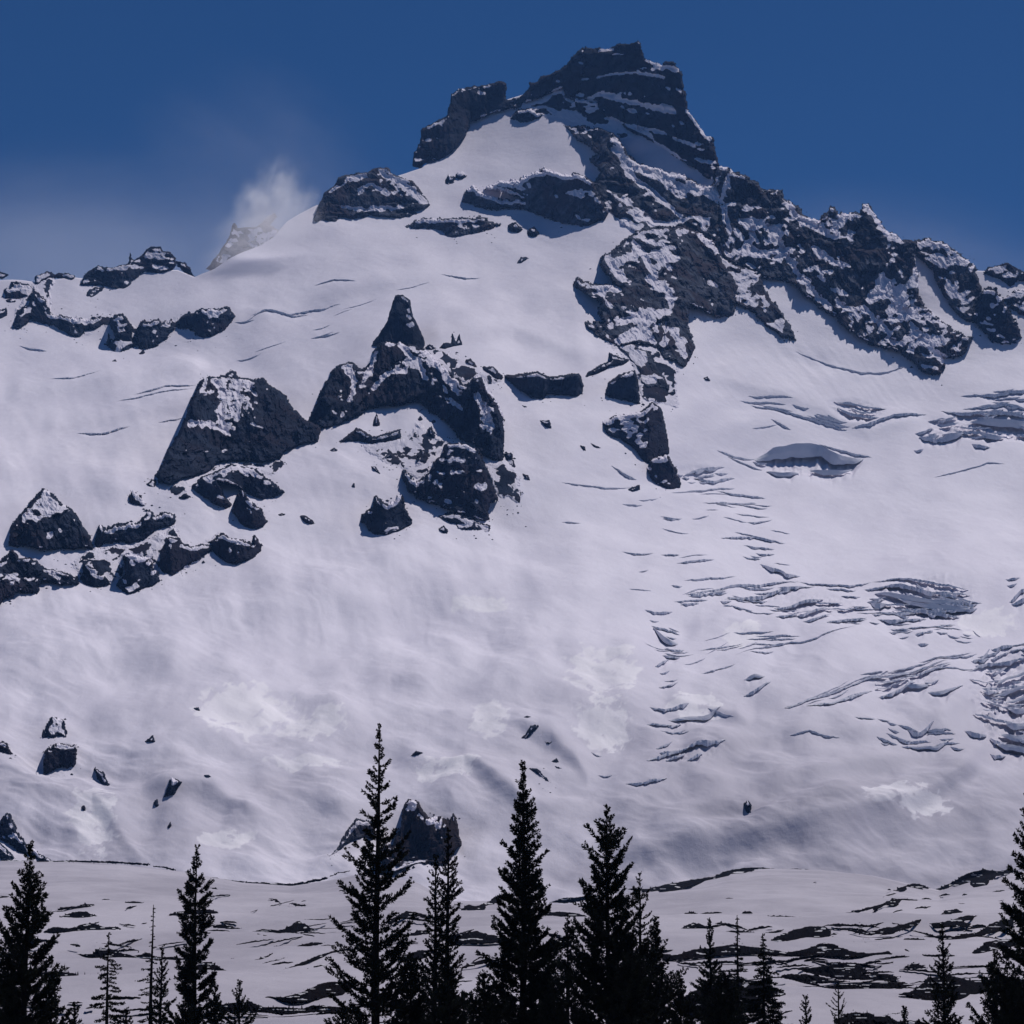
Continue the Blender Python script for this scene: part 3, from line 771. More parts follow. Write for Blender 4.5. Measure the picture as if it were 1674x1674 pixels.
RZ = [
 # snow plastered rock that links the crags into ridges
 ('rocky_slope','broken rock ribs poking through snow between the lower left crags','slope','E',
  [(430,1300),(380,1230),(470,1150),(520,1130),(640,1120),(760,1130),(860,1110),(960,1060),(1000,1150),(1090,1180),(1200,1080),(1180,1160),(1090,1240),(960,1300),(880,1290),(860,1280),(800,1220),(720,1180),(680,1200),(690,1280),(620,1330)],dict(k=.96,thick=6,snow=0.59,ragged=6,streak=.96,ledge=.2,cap=0,emerge=7)),
 ('rocky_slope','snow covered rubble between the great wedge crag and the arched rock','slope','E',
  [(940,860),(1080,830),(1190,720),(1290,705),(1400,705),(1530,675),(1570,700),(1500,790),(1400,740),(1260,720),(1150,780),(1060,870),(1030,900),(960,930),(900,870)],dict(k=.96,thick=4,snow=0.67,ragged=5,streak=.96,ledge=.1,cap=0,emerge=7)),
 ('rocky_slope','snowy broken ground on the ridge top right of the pinnacle','slope','F',
  [(980,420),(1050,400),(1200,470),(1300,520),(1420,560),(1340,600),(1290,560),(1200,600),(1130,545),(1050,480)],dict(k=.96,thick=4,snow=0.55,ragged=5,streak=.96,ledge=.1,cap=0,emerge=7)),
 ('rocky_slope','snowy slope with rock flecks above the jagged crag','slope','F',
  [(640,900),(760,880),(880,870),(960,800),(1060,860),(1180,880),(1260,940),(1190,905),(1100,900),(1060,985),(1000,1085),(940,1115),(870,1040),(780,1010),(700,960)],dict(k=.96,thick=4,snow=0.71,ragged=6,streak=1.0,ledge=.1,cap=0,emerge=7)),
 ('rocky_slope','streaky snow and rock right of the jagged crag foot','slope','F',
  [(1290,1010),(1420,1040),(1490,1090),(1520,1200),(1510,1260),(1440,1220),(1380,1220),(1340,1110)],dict(k=.96,thick=4,snow=0.53,ragged=6,streak=.96,ledge=.1,cap=0,emerge=7)),
 ('rocky_slope','snow dusted rock pillar on the right side of the broad crag','slope','F',
  [(1200,600),(1290,560),(1340,620),(1395,700),(1415,800),(1415,860),(1340,840),(1290,760),(1250,680)],dict(k=.7,thick=12,snow=.55,ragged=4,streak=1.2,ledge=.2,cap=0,dY=-14)),
 ('rocky_slope','snow streaked broken slope between the rock face and the layered buttress','slope','G',
  [(760,480),(880,560),(960,540),(1090,560),(1130,640),(1200,690),(1190,780),(1200,920),(1120,900),(1060,870),(990,880),(985,760),(940,650),(860,590)],dict(k=.96,thick=6,snow=0.55,ragged=6,streak=.96,ledge=.2,cap=0,emerge=7)),
 ('rocky_slope','rocky snow shelf joining the left slope rocks','slope','A',
  [(40,1150),(90,1040),(170,930),(230,850),(300,850),(270,1000),(300,1050),(480,1070),(620,1040),(740,1090),(960,1060),(1100,1040),(1080,1160),(960,1120),(900,1180),(740,1210),(590,1210),(560,1120),(440,1180),(280,1130),(160,1110)],dict(k=.96,thick=5,snow=0.61,ragged=6,streak=.96,ledge=.2,cap=0,emerge=7)),
 ('rocky_slope','snow plastered broken ground around the summit foot','slope','C',
  [(-20,440),(80,360),(230,310),(300,380),(430,400),(520,510),(640,600),(560,620),(430,550),(330,520),(200,470),(80,470)],dict(k=.96,thick=5,snow=0.61,ragged=5,streak=.96,ledge=.3,cap=0,emerge=7)),
 # skyline
 ('summit_cliff','dark rock summit block with flat jagged top, highest point of the mountain','cliff','C',
  [(-60,385),(0,350),(45,310),(55,260),(75,270),(120,225),(155,220),(200,195),(260,170),(270,150),(310,110),(340,80),(400,90),(480,95),(540,70),(600,80),(650,65),(670,110),(680,165),(720,185),(780,205),(800,180),(850,195),(880,240),(900,340),(920,440),(970,490),(1020,560),(1055,570),(1070,660),(1095,745),(1060,830),(1000,800),(960,760),(900,715),(850,690),(760,650),(660,600),(590,560),(510,500),(430,460),(420,380),(300,370),(240,360),(240,300),(150,330),(60,370),(-30,430)],
  dict(lens=True,k=.5,thick=24,ledge=.95,period=26,tilt=-.14,warp=.7,snow=.17,ragged=3.5,backf=3,cap=-.1,lines=(('C',[(300,400),(450,340),(560,385),(720,430),(840,445)],4,1.0),('C',[(470,490),(620,540),(760,640),(900,700)],3.5,.8),('C',[(430,250),(560,240),(700,255),(790,270)],3,.7),('C',[(690,175),(760,205),(860,235)],3.5,.8),('C',[(590,540),(720,560),(850,590),(1000,640)],3,.6),('C',[(920,450),(970,500),(1040,570)],3.5,.7),('C',[(430,100),(500,95)],3,.7),('C',[(500,130),(640,150)],2.5,.5),('C',[(540,370),(570,390)],4,.8)),bias=((1000,160,70,10,.4),(1060,180,60,8,.35),(1060,115,20,12,.3),(1000,100,50,16,-.3)))),
 ('rock_tower','steep dark rock tower on the skyline left of the summit block','cliff','B',
  [(585,740),(590,660),(625,600),(630,545),(720,500),(770,480),(790,400),(800,345),(830,320),(900,300),(960,290),(1060,255),(1098,262),(1095,370),(1180,345),(1150,395),(1000,460),(900,500),(880,570),(830,620),(790,670),(740,710),(650,720),(630,755)],
  dict(lens=True,k=.35,thick=22,ledge=.4,period=34,snow=.06,ragged=3,backf=3,cap=.05,aniso=(1,2.2),bias=((755,145,14,5,.5),(720,205,12,5,.4)))),
 ('rock_hump','broad snow streaked rock knob on the left shoulder of the summit','crag','B',
  [(40,1050),(70,960),(100,890),(160,850),(180,800),(240,790),(330,775),(390,740),(450,740),(465,770),(520,800),(590,830),(620,870),(680,950),(640,980),(560,970),(630,1010),(500,1030),(350,1020),(280,1035),(180,1015),(170,1060),(130,1050),(90,1030),(60,1065)],
  dict(lens=True,k=.5,thick=18,ledge=.6,period=20,snow=.28,ragged=3,lines=(('B',[(430,780),(520,830),(590,890),(660,940)],5,.9),('B',[(130,880),(240,820),(330,800)],3,.6),('B',[(290,870),(360,840),(450,900)],3.5,.7),('B',[(200,960),(330,980),(520,970)],3.5,.8)),backf=2.5,streak=.9,bias=((650,295,26,30,.4),(600,300,20,16,.15)))),
 ('skyline_crag','dark rock knob topping the low ridge at the left edge of the sky','crag','A',
  [(440,880),(460,820),(490,790),(540,765),(580,780),(640,775),(705,765),(712,702),(724,740),(740,745),(780,720),(800,690),(830,678),(880,680),(895,705),(930,710),(960,760),(965,800),(945,830),(890,840),(830,835),(770,825),(755,850),(715,860),(725,890),(670,905),(620,890),(560,875),(500,880),(455,890)],
  dict(lens=True,k=.5,thick=10,ledge=.6,period=14,snow=.25,ragged=2.2,backf=2,bias=((190,430,14,6,.5),(245,420,14,4,.4)))),
 ('skyline_crag','small dark fin of rock right of the knob on the left ridge','crag','A',[(962,780),(1010,785),(1040,820),(1062,858),(1020,845),(975,810)],dict(lens=True,k=.5,snow=.1,backf=2)),
 ('skyline_crag','thin broken strip of rock along the left skyline ridge','crag','A',[(190,890),(195,840),(260,822),(300,832),(370,822),(412,835),(400,862),(350,855),(290,848),(235,872),(215,918)],dict(lens=True,k=.5,snow=.4,ragged=2.5,backf=2)),
 ('misty_crag','pale reddish rock spur half hidden in blown snow below the plume','crag','A',
  [(1130,812),(1200,730),(1250,640),(1275,555),(1290,555),(1300,580),(1400,570),(1470,510),(1500,490),(1515,515),(1480,560),(1530,600),(1500,650),(1420,690),(1340,720),(1250,790),(1170,830)],
  dict(lens=True,k=.5,dY=130,thick=12,snow=.3,ragged=2,backf=2,mat='pale',bias=((430,385,26,8,.6),))),
 # left upper slope
 ('rock_outcrop','craggy rock cluster with a bay of snow below the left skyline','crag','A',
  [(60,1150),(100,1080),(120,1040),(160,1010),(175,950),(210,935),(240,960),(260,1010),(280,1060),(360,1070),(470,1075),(570,1060),(560,1110),(480,1130),(440,1170),(380,1165),(290,1110),(220,1115),(165,1090),(140,1130),(90,1160)],dict(k=.35,snow=.22,ledge=.3)),
 ('rock_outcrop','speckled rock patch at the far left above the rock cluster','crag','A',[(30,940),(80,900),(150,905),(195,925),(170,990),(130,975),(60,1012),(30,1000)],dict(k=.6,snow=.5)),
 ('rock_outcrop','small dark rock cut by the left edge beside the rock cluster','crag','A',[(-40,1060),(35,1042),(42,1080),(0,1112),(-40,1110)],dict(k=.4,snow=.1)),
 ('rock_outcrop','small flat rock on the skyline at the left edge','crag','A',[(-30,835),(0,828),(52,850),(20,872),(-30,868)],dict(lens=True,k=.5,snow=.3)),
 ('rock_outcrop','narrow snow capped rock with a dark foot on the left slope','crag','A',[(600,1100),(620,1050),(670,1040),(700,1070),(725,1110),(720,1170),(740,1200),(690,1230),(640,1250),(610,1230),(575,1205),(640,1180),(620,1140)],dict(k=.3,snow=.3,bias=((195,530,14,12,.4),))),
 ('rock_outcrop','rounded dark rock in the middle of the left slope row','crag','A',[(750,1180),(745,1120),(770,1080),(850,1060),(900,1075),(940,1065),(950,1100),(905,1170),(830,1215),(760,1215),(720,1190)],dict(k=.3,snow=.12,ledge=.2)),
 ('rock_outcrop','wide blocky rock ending the left slope row beside a crevasse line','crag','A',[(960,1090),(985,1055),(1060,1045),(1090,1030),(1160,1030),(1250,1020),(1282,1070),(1260,1110),(1190,1145),(1070,1170),(1060,1130),(1000,1110)],dict(k=.3,snow=.15,ledge=.2)),
 ('rock_outcrop','slanting rock sliver below the knob on the left ridge','crag','A',[(468,952),(480,915),(520,885),(572,878),(545,915),(505,945)],dict(k=.5,snow=.15)),
 ('boulder','tiny dark boulder under the rounded rock of the left row','boulder','A',[(758,1248),(785,1222),(798,1240),(775,1258)],dict(k=.3,snow=0)),
 ('boulder','tiny dark boulder below the snow capped narrow rock','boulder','A',[(612,1302),(632,1288),(642,1302),(628,1312)],dict(k=.3,snow=0)),
 # below the summit
 ('rock_band','low grey rock band under the left summit knob','cliff','B',[(540,1070),(640,1035),(760,1042),(900,1040),(980,1030),(1030,1070),(1065,1062),(1000,1105),(900,1130),(780,1152),(730,1095),(600,1088)],dict(k=.3,snow=.25,ledge=.3)),
 ('rock_band','long overhanging rock band with shadow across the upper snowfield','cliff','B',
  [(860,940),(880,880),(915,855),(950,890),(1050,920),(1130,930),(1200,925),(1100,890),(980,870),(1060,830),(1150,820),(1220,790),(1310,755),(1400,790),(1500,780),(1580,830),(1600,900),(1650,990),(1640,1015),(1560,1052),(1450,1052),(1350,1022),(1250,982),(1180,962),(1100,972),(1000,982),(920,967)],
  dict(k=.22,thick=16,snow=.26,ledge=.3,bias=((820,305,50,14,.6),(880,285,30,8,.3)))),
 ('boulder','left boulder of the pair on the snow below the rock tower','boulder','B',[(758,832),(780,793),(822,808),(812,848),(768,852)],dict(k=.3,snow=.2)),
 ('boulder','right boulder of the pair on the snow below the rock tower','boulder','B',[(818,792),(850,768),(882,800),(850,832),(823,816)],dict(k=.3,snow=.4)),
 ('boulder','left boulder in the shade under the long rock band','boulder','B',[(1108,1062),(1150,1043),(1192,1080),(1150,1102),(1113,1092)],dict(k=.3,snow=.1)),
 ('boulder','right boulder in the shade under the long rock band','boulder','B',[(1213,1077),(1250,1058),(1283,1090),(1240,1112),(1213,1106)],dict(k=.3,snow=.1)),
 ('boulder','low dark stone at the edge of the shadow on the upper snowfield','boulder','B',[(1148,1252),(1180,1218),(1225,1222),(1182,1252)],dict(k=.3,snow=.1)),
 ('rock_outcrop','dark rock beneath the ridge between tower and summit','crag','B',[(1120,470),(1160,430),(1215,410),(1290,455),(1240,490),(1180,500)],dict(k=.3,snow=.25)),
 ('rock_outcrop','snow plastered rocks at the left foot of the summit block','crag','C',[(270,420),(295,365),(360,370),(425,395),(440,445),(390,475),(330,455)],dict(k=.5,snow=.5)),
 # right hand massif
 ('rock_spur','broken rock spur with snow ramps running down right from the summit','ridge','C',
  [(240,530),(330,530),(430,550),(510,580),(560,650),(640,740),(740,770),(820,800),(900,800),(1000,870),(1060,850),(1100,760),(1150,760),(1200,800),(1300,860),(1430,880),(1440,920),(1530,980),(1560,1060),(1480,1100),(1400,1120),(1350,1180),(1200,1200),(1050,1125),(900,1065),(760,1065),(640,1105),(560,1055),(500,1005),(440,965),(400,850),(440,770),(380,700),(440,680),(380,640),(310,600)],
  dict(lens=False,k=.75,thick=26,ledge=.5,period=30,tilt=-.45,snow=.34,ragged=5,streak=.62,lines=(('C',[(520,650),(600,740),(650,765),(760,800),(900,860),(1020,880),(1100,930)],5,1.0),('C',[(590,790),(700,850),(780,920),(880,1000)],4.5,.9),('C',[(400,870),(440,960),(540,1040),(620,1090)],4,.9),('C',[(1230,1180),(1330,1130),(1400,1090)],5,.8),('C',[(1090,880),(1080,800),(1140,770)],5,.7),('C',[(640,1000),(800,1040),(930,1010),(1030,1020)],4,.6),('C',[(1240,1000),(1300,940),(1400,900)],4,.6),('C',[(1100,1010),(1220,990),(1330,1050)],4,.7),('C',[(700,700),(820,790),(900,810)],4,.6)),bias=((1040,238,50,9,.5),(1105,275,50,11,.6),(1155,312,40,8,.5),(1120,340,50,16,-.6),(985,245,16,26,-.5),(1020,300,40,16,-.35),(1215,330,30,30,-.2)))),
 ('cliff_buttress','large mottled rock face mixed with snow at the centre of the mountain','cliff','C',
  [(560,1150),(520,1190),(440,1220),(450,1290),(490,1340),(520,1400),(400,1390),(310,1345),(295,1390),(380,1450),(440,1480),(430,1540),(470,1590),(325,1592),(420,1650),(465,1692),(545,1732),(665,1712),(755,1732),(785,1792),(895,1852),(945,1792),(965,1762),(945,1702),(915,1602),(925,1512),(1005,1532),(1075,1572),(1165,1567),(1180,1480),(1200,1400),(1120,1260),(1060,1130),(900,1060),(760,1060),(640,1100)],
  dict(k=.7,thick=24,ledge=.35,period=26,tilt=-.3,snow=.33,ragged=5,streak=1.0,lines=(('C',[(620,1160),(690,1260),(740,1350)],4,.8),('C',[(740,1230),(800,1280)],6,.8),('C',[(700,1360),(800,1430),(830,1500)],5,.8),('C',[(990,1110),(1080,1180),(1180,1240)],5,1.0),('C',[(480,1230),(520,1300),(600,1390)],4,.7),('C',[(560,1590),(640,1570),(730,1600)],4,.7),('C',[(540,1700),(640,1650),(720,1690)],6,.8),('C',[(840,1640),(880,1700),(900,1790)],5,.7),('C',[(940,1250),(1000,1350),(1080,1400)],3.5,.5)),bias=((1060,525,16,14,.9),(1145,440,30,44,-.45),(1040,470,20,30,-.3),(1085,430,12,20,.3)))),
 ('rock_rib','thin streaky rock rib running down onto the snow cone','ridge','D',
  [(0,1000),(20,900),(0,700),(100,760),(170,790),(230,830),(240,880),(270,970),(330,1030),(380,1090),(425,1190),(370,1190),(260,1110),(200,1060),(100,1000),(85,1065),(20,1060)],
  dict(k=.8,thick=14,snow=.5,ragged=5,streak=.8,ledge=.2)),
 ('rocky_ridge','long serrated rock ridge with snow gullies descending to the right','ridge','D',
  [(-10,400),(-10,240),(45,240),(75,272),(130,290),(200,320),(250,370),(340,368),(355,430),(430,460),(465,520),(550,555),(600,500),(628,482),(650,510),(710,515),(780,510),(790,468),(830,468),(850,510),(880,560),(930,620),(980,630),(1000,660),(1080,655),(1075,740),(1090,870),(1100,960),(1180,1040),(1230,1090),(1300,1150),(1390,1190),(1330,1280),(1230,1290),(1240,1330),(1220,1380),(1150,1380),(1080,1330),(1000,1270),(830,1200),(700,1120),(560,1020),(430,910),(350,880),(240,860),(150,790),(60,740),(-10,700)],
  dict(k=.72,thick=30,ledge=.35,period=30,tilt=-.25,snow=.38,ragged=5,streak=.95,lines=(('D',[(330,640),(380,740),(440,840),(520,930),(600,1000)],5,1.1),('D',[(130,530),(250,560),(330,620)],5,.9),('D',[(200,560),(160,680),(230,700)],5,.8),('D',[(470,560),(560,600),(640,640)],5,.9),('D',[(700,515),(640,600)],4,.7),('D',[(1090,700),(1078,860),(1150,960),(1240,1060)],6,1.1),('D',[(900,860),(960,930),(1030,1040)],10,.8),('D',[(840,930),(940,920),(1000,1000)],5,.7),('D',[(650,960),(720,1010)],5,.8),('D',[(1100,1180),(1180,1260),(1230,1300)],5,.8),('D',[(520,700),(640,780),(720,800)],4,.6),('D',[(800,1000),(900,1090),(960,1190)],5,.7),('D',[(560,860),(600,900),(700,930)],4,.5),('D',[(380,440),(420,520),(480,560)],4,.8),('D',[(800,480),(860,520),(900,600),(990,660)],4,.8),('D',[(60,300),(20,420),(60,560)],4,.7),('D',[(720,600),(730,680)],4,.8),('D',[(1080,1000),(1050,1080),(1120,1170)],4,.6)),bias=((1480,480,16,26,.6),(1270,420,14,26,.35),(1235,395,18,14,.3),(1275,447,20,16,-.7),(1415,412,26,28,-.7),(1490,425,12,26,-.7),(1330,395,24,18,-.4),(1375,470,40,24,-.25),(1345,370,20,8,.4),(1230,310,40,26,-.35),(1530,560,30,20,.25)))),
 ('rocky_ridge','shaded rock buttress with snow slope right of the serrated ridge','ridge','D',
  [(1075,700),(1085,655),(1150,640),(1220,655),(1300,710),(1350,750),(1400,790),(1440,910),(1410,1000),(1420,1080),(1360,1080),(1280,1000),(1200,880),(1180,820),(1100,760)],
  dict(k=.7,thick=18,snow=.42,ragged=4,streak=.95,ledge=.3)),
 ('rock_outcrop','dark triangular rock beneath the right end of the ridge','crag','D',[(1390,1060),(1440,910),(1520,900),(1560,960),(1600,1030),(1660,1160),(1600,1200),(1500,1200),(1440,1130)],dict(k=.35,snow=.15,ledge=.3,streak=1.0)),
 ('skyline_crag','low dark rocks on the skyline at the right edge','crag','D',[(1450,835),(1480,790),(1520,785),(1580,758),(1640,788),(1674,800),(1760,840),(1760,870),(1640,850),(1600,890),(1540,850)],dict(lens=True,k=.6,snow=.3,ragged=3,backf=2)),
 ('rock_outcrop','snow dusted rocks at the right edge below the skyline','crag','D',[(1560,950),(1640,900),(1740,900),(1740,1060),(1674,1060),(1620,1020)],dict(k=.6,snow=.5,ragged=4,streak=.9)),
 # middle crags
 ('rock_pinnacle','tall square topped rock pinnacle standing alone against the glacier','pinnacle','F',
  [(690,425),(740,360),(780,300),(800,220),(825,145),(860,138),(905,165),(920,260),(960,330),(985,380),(975,430),(900,440),(800,440),(740,430)],
  dict(lens=True,k=.25,thick=12,snow=.05,ragged=1.6,ledge=.2,backf=2.2,aniso=(1,2.2),bias=((670,541,6,4,.8),))),
 ('rock_crag','broad dark crag with snow streaks below the pinnacle','crag','F',
  [(350,770),(400,680),(440,600),(500,510),(570,490),(650,540),(690,510),(720,440),(750,405),(900,400),(975,410),(1050,480),(1130,540),(1200,600),(1290,560),(1330,620),(1390,700),(1415,800),(1420,940),(1415,1035),(1300,1000),(1260,930),(1180,870),(1100,790),(960,700),(840,715),(740,710),(600,760),(510,800),(430,810)],
  dict(k=.4,thick=30,snow=.22,ledge=.25,ragged=4,lines=(('F',[(720,450),(690,530),(640,610)],4,.9),('F',[(830,370),(870,430),(940,480),(990,560)],4,.9),('F',[(1000,440),(1080,520),(1150,600),(1180,640)],5,1.0),('F',[(1270,640),(1330,740),(1350,830)],6,1.0),('F',[(780,380),(800,410)],4,.8),('F',[(560,520),(600,580),(580,680)],4,.7),('F',[(880,540),(780,560),(700,640)],3.5,.7),('F',[(1090,590),(1140,680),(1190,720)],3.5,.6)),aniso=(1,1.5),bias=((690,590,40,22,.4),(735,640,20,30,.3),(790,680,10,26,.45),(590,630,30,40,.1)))),
 ('rock_crag','great dark wedge shaped crag with snow flecks left of the pinnacle','crag','E',
  [(850,790),(880,740),(910,640),(945,575),(990,500),(1060,350),(1090,260),(1140,220),(1180,220),(1230,190),(1285,165),(1305,205),(1400,215),(1440,205),(1465,250),(1550,300),(1600,370),(1674,430),(1740,450),(1755,490),(1740,540),(1660,570),(1570,610),(1530,670),(1400,700),(1290,700),(1200,710),(1130,770),(1000,820),(930,850),(870,830)],
  dict(k=.36,thick=26,snow=.17,ledge=.15,ragged=3.4,aniso=(1,1.5),bias=((375,650,36,44,.55),(325,690,20,10,.4)),lines=(('E',[(1180,240),(1240,320),(1200,420),(1230,500)],5,.9),('E',[(1290,230),(1310,330),(1300,430)],4,.8),('E',[(1040,470),(1130,470),(1220,500)],4,.8),('E',[(1130,240),(1100,320)],3.5,.7),('E',[(1360,230),(1400,300)],4,.6),('E',[(1380,470),(1440,480)],2.5,.6)))),
 ('rock_crag','jagged dark crag at the lower right of the pinnacle group','crag','F',
  [(870,1110),(865,1040),(940,1120),(1000,1090),(1060,990),(1090,950),(1100,900),(1200,910),(1280,970),(1310,1040),(1340,1110),(1380,1220),(1340,1230),(1330,1330),(1240,1320),(1150,1290),(1050,1240),(960,1200),(900,1160)],
  dict(k=.36,thick=22,snow=.16,ledge=.2,ragged=4.5)),
 ('rock_outcrop','pale snow dusted ledge at the foot of the jagged crag','crag','F',[(1060,1310),(1130,1300),(1240,1335),(1338,1345),(1330,1392),(1270,1382),(1180,1382),(1110,1350)],dict(k=.5,snow=.5)),
 ('rock_outcrop','small speckled rocks left of the jagged crag','crag','F',[(930,1040),(945,960),(980,930),(1012,980),(995,1035)],dict(k=.4,snow=.35,ragged=3)),
 ('rock_outcrop','dark helmet shaped rock alone on the snow apron','crag','F',[(643,1340),(650,1290),(700,1260),(715,1205),(780,1230),(860,1180),(880,1260),(917,1360),(850,1412),(780,1432),(700,1402)],dict(k=.2,thick=9,snow=.12,ledge=.1,bias=((640,810,14,5,.5),))),
 ('rock_outcrop','thin slab beside the right foot of the broad crag','crag','F',[(1418,980),(1462,985),(1484,1082),(1440,1045)],dict(k=.4,snow=.3)),
 ('rock_outcrop','row of low dark rocks on the snow below the broad crag','crag','F',[(498,892),(560,860),(610,822),(660,838),(700,860),(850,828),(858,870),(800,887),(700,892),(620,882)],dict(k=.25,snow=.15,ragged=2)),
 ('rock_outcrop','upright dark rock in front of the shadowed notch','crag','F',[(698,805),(722,748),(742,800),(716,832)],dict(k=.2,snow=.1)),
 ('rock_outcrop','pair of touching dark rocks below the low rock row','crag','F',[(742,992),(765,965),(790,938),(828,970),(780,1002)],dict(k=.25,snow=.1)),
 ('rock_outcrop','broken rocks along the snow edge right of the notch','crag','F',[(965,852),(1000,840),(1022,815),(1052,868),(1105,895),(1020,885)],dict(k=.3,snow=.15)),
 ('boulder','small boulder left of the low rock row','boulder','F',[(462,942),(490,918),(512,945),(485,955)],dict(k=.3,snow=.1)),
 ('boulder','small boulder high on the apron above the helmet rock','boulder','F',[(578,1172),(600,1152),(608,1182)],dict(k=.3,snow=0)),
 ('boulder','thin tilted stone on the apron above the helmet rock','boulder','F',[(688,1040),(715,1035),(755,1108),(720,1085)],dict(k=.3,snow=.2)),
 ('boulder','dark flat boulder between the two lower aprons','boulder','F',[(298,1330),(340,1328),(388,1362),(330,1368)],dict(k=.3,snow=.1)),
 ('boulder','small boulder just left of the flat boulder','boulder','F',[(178,1332),(205,1320),(228,1326),(200,1344)],dict(k=.3,snow=.1)),
 ('boulder','boulder at the snow below the jagged crag','boulder','F',[(1058,1392),(1090,1372),(1114,1400),(1090,1428)],dict(k=.3,snow=.2)),
 ('boulder','long thin stone right of the jagged crag','boulder','F',[(1518,1098),(1550,1108),(1573,1147),(1545,1135)],dict(k=.3,snow=.1)),
 ('boulder','left of two dots on the snow right of the notch','boulder','F',[(946,785),(962,766),(975,780),(962,802)],dict(k=.3,snow=0)),
 ('boulder','right of two dots on the snow right of the notch','boulder','F',[(1017,795),(1035,780),(1048,790),(1035,808)],dict(k=.3,snow=0)),
 ('rock_outcrop','upper streak of rock in the snow right of the jagged crag','crag','F',[(1375,1128),(1440,1145),(1505,1192),(1450,1185)],dict(k=.4,snow=.3)),
 ('rock_outcrop','lower streak of rock in the snow right of the jagged crag','crag','F',[(1440,1195),(1515,1252),(1480,1240)],dict(k=.4,snow=.2)),
 ('boulder','round rock on the ridge just right of the pinnacle foot','boulder','F',[(982,412),(1010,392),(1048,410),(1030,432)],dict(lens=True,k=.3,snow=.1)),
 ('rock_outcrop','two horned little rock on the ridge right of the pinnacle','crag','F',[(1058,417),(1090,388),(1130,390),(1135,348),(1155,385),(1175,352),(1192,395),(1140,402),(1100,422)],dict(lens=True,k=.3,snow=.05,ragged=1)),
 ('boulder','slanted rock on the ridge edge below the horned rock','boulder','F',[(1198,480),(1240,468),(1284,522),(1240,515)],dict(k=.3,snow=.15)),
 ('rock_outcrop','small dark rocks on the ridge left of the dark cliff','crag','F',[(1298,510),(1360,503),(1414,540),(1392,572),(1330,545)],dict(k=.3,snow=.15)),
 ('rock_cliff','dark cliff band with a deep shadow on the snow beneath it','cliff','G',[(245,705),(330,690),(430,670),(500,690),(620,680),(660,690),(682,760),(672,825),(600,805),(480,795),(470,832),(400,832),(330,770),(280,730)],dict(k=.08,thick=12,snow=.05,ledge=0,ragged=1.8,aniso=(1,2))),
 ('rock_outcrop','thin rock lip arching right of the dark cliff band','crag','G',[(688,722),(710,690),(830,640),(826,600),(900,628),(935,640),(900,672),(830,672),(760,712)],dict(k=.2,snow=.12,ragged=2)),
 ('rock_outcrop','dark blocky rock below the arching lip','crag','G',[(800,835),(820,770),(880,720),(960,698),(980,750),(992,882),(900,855),(830,852)],dict(k=.12,thick=9,snow=.06,ledge=0,ragged=2)),
 ('rock_rib','snow streaked rib slanting down beside the blocky rock','ridge','G',[(870,560),(960,540),(1030,580),(1080,670),(1155,790),(1150,822),(1080,792),(1010,802),(985,700),(910,600)],dict(k=.7,snow=.5,streak=.95,ledge=.1,ragged=3)),
 ('rock_crag','layered rock buttress with snow ledges at the glacier edge','crag','G',[(788,982),(860,945),(1000,930),(1060,878),(1107,920),(1127,1010),(1152,1162),(1090,1190),(1020,1212),(960,1130),(880,1070),(810,1050)],dict(k=.3,thick=11,snow=.3,ledge=.75,period=14,tilt=-.15,ragged=2)),
 ('rock_outcrop','rounded dark rock at the foot of the layered buttress','crag','G',[(1028,1232),(1060,1188),(1140,1168),(1182,1220),(1213,1290),(1207,1327),(1140,1332),(1080,1302)],dict(k=.2,thick=8,snow=.15,ledge=0)),
 ('boulder','dark rock at the end of the curved snow lip','boulder','G',[(923,1322),(990,1303),(990,1330),(950,1345)],dict(k=.2,snow=.05)),
 ('boulder','dark rock on the open slope below the dark cliff','boulder','G',[(425,968),(440,985),(500,988),(508,1037),(470,1022)],dict(k=.3,snow=.15)),
 ('boulder','right hand slanted stone in the middle of the open slope','boulder','G',[(716,1092),(783,1120),(750,1126)],dict(k=.3,snow=0)),
 ('boulder','left hand slanted stone in the middle of the open slope','boulder','G',[(662,1108),(692,1113),(698,1148),(678,1135)],dict(k=.3,snow=0)),
 ('boulder','small stone under the dark cliff shadow','boulder','G',[(343,868),(382,885),(360,894)],dict(k=.3,snow=0)),
 ('boulder','lone small rock on the snow cone right of the rock face','boulder','G',[(1336,730),(1362,722),(1384,748),(1358,748)],dict(k=.3,snow=.1)),
 # lower left row
 ('rock_crag','pyramid shaped crag with a snowy top at the left edge','crag','E',[(52,1125),(60,1020),(100,980),(160,910),(200,860),(235,832),(290,860),(330,900),(400,960),(440,1020),(490,1080),(513,1137),(470,1132),(400,1142),(300,1152),(220,1152),(150,1132),(100,1132)],dict(k=.42,thick=18,snow=.24,ledge=.15,ragged=3.2,streak=1.0,bias=((88,830,18,12,.6),(78,805,10,8,.4)))),
 ('rock_crag','dark crag in the bottom left corner of the crag row','crag','E',[(-40,1260),(0,1230),(40,1180),(70,1150),(110,1190),(180,1200),(240,1260),(300,1270),(340,1290),(430,1310),(430,1350),(330,1382),(230,1352),(200,1432),(100,1442),(0,1492),(-40,1500)],dict(k=.4,thick=18,snow=.2,ledge=.2,ragged=4,streak=.9)),
 ('rock_outcrop','small pointed dark rock right of the corner crag','crag','E',[(438,1312),(465,1225),(500,1248),(560,1290),(608,1337),(540,1357),(470,1357)],dict(k=.25,snow=.2)),
 ('rock_outcrop','snow capped dark rock in the middle of the lower row','crag','E',[(643,1332),(690,1270),(676,1190),(720,1188),(800,1220),(860,1290),(873,1342),(800,1362),(710,1398),(670,1372)],dict(k=.25,snow=.25,bias=((222,915,16,10,.4),))),
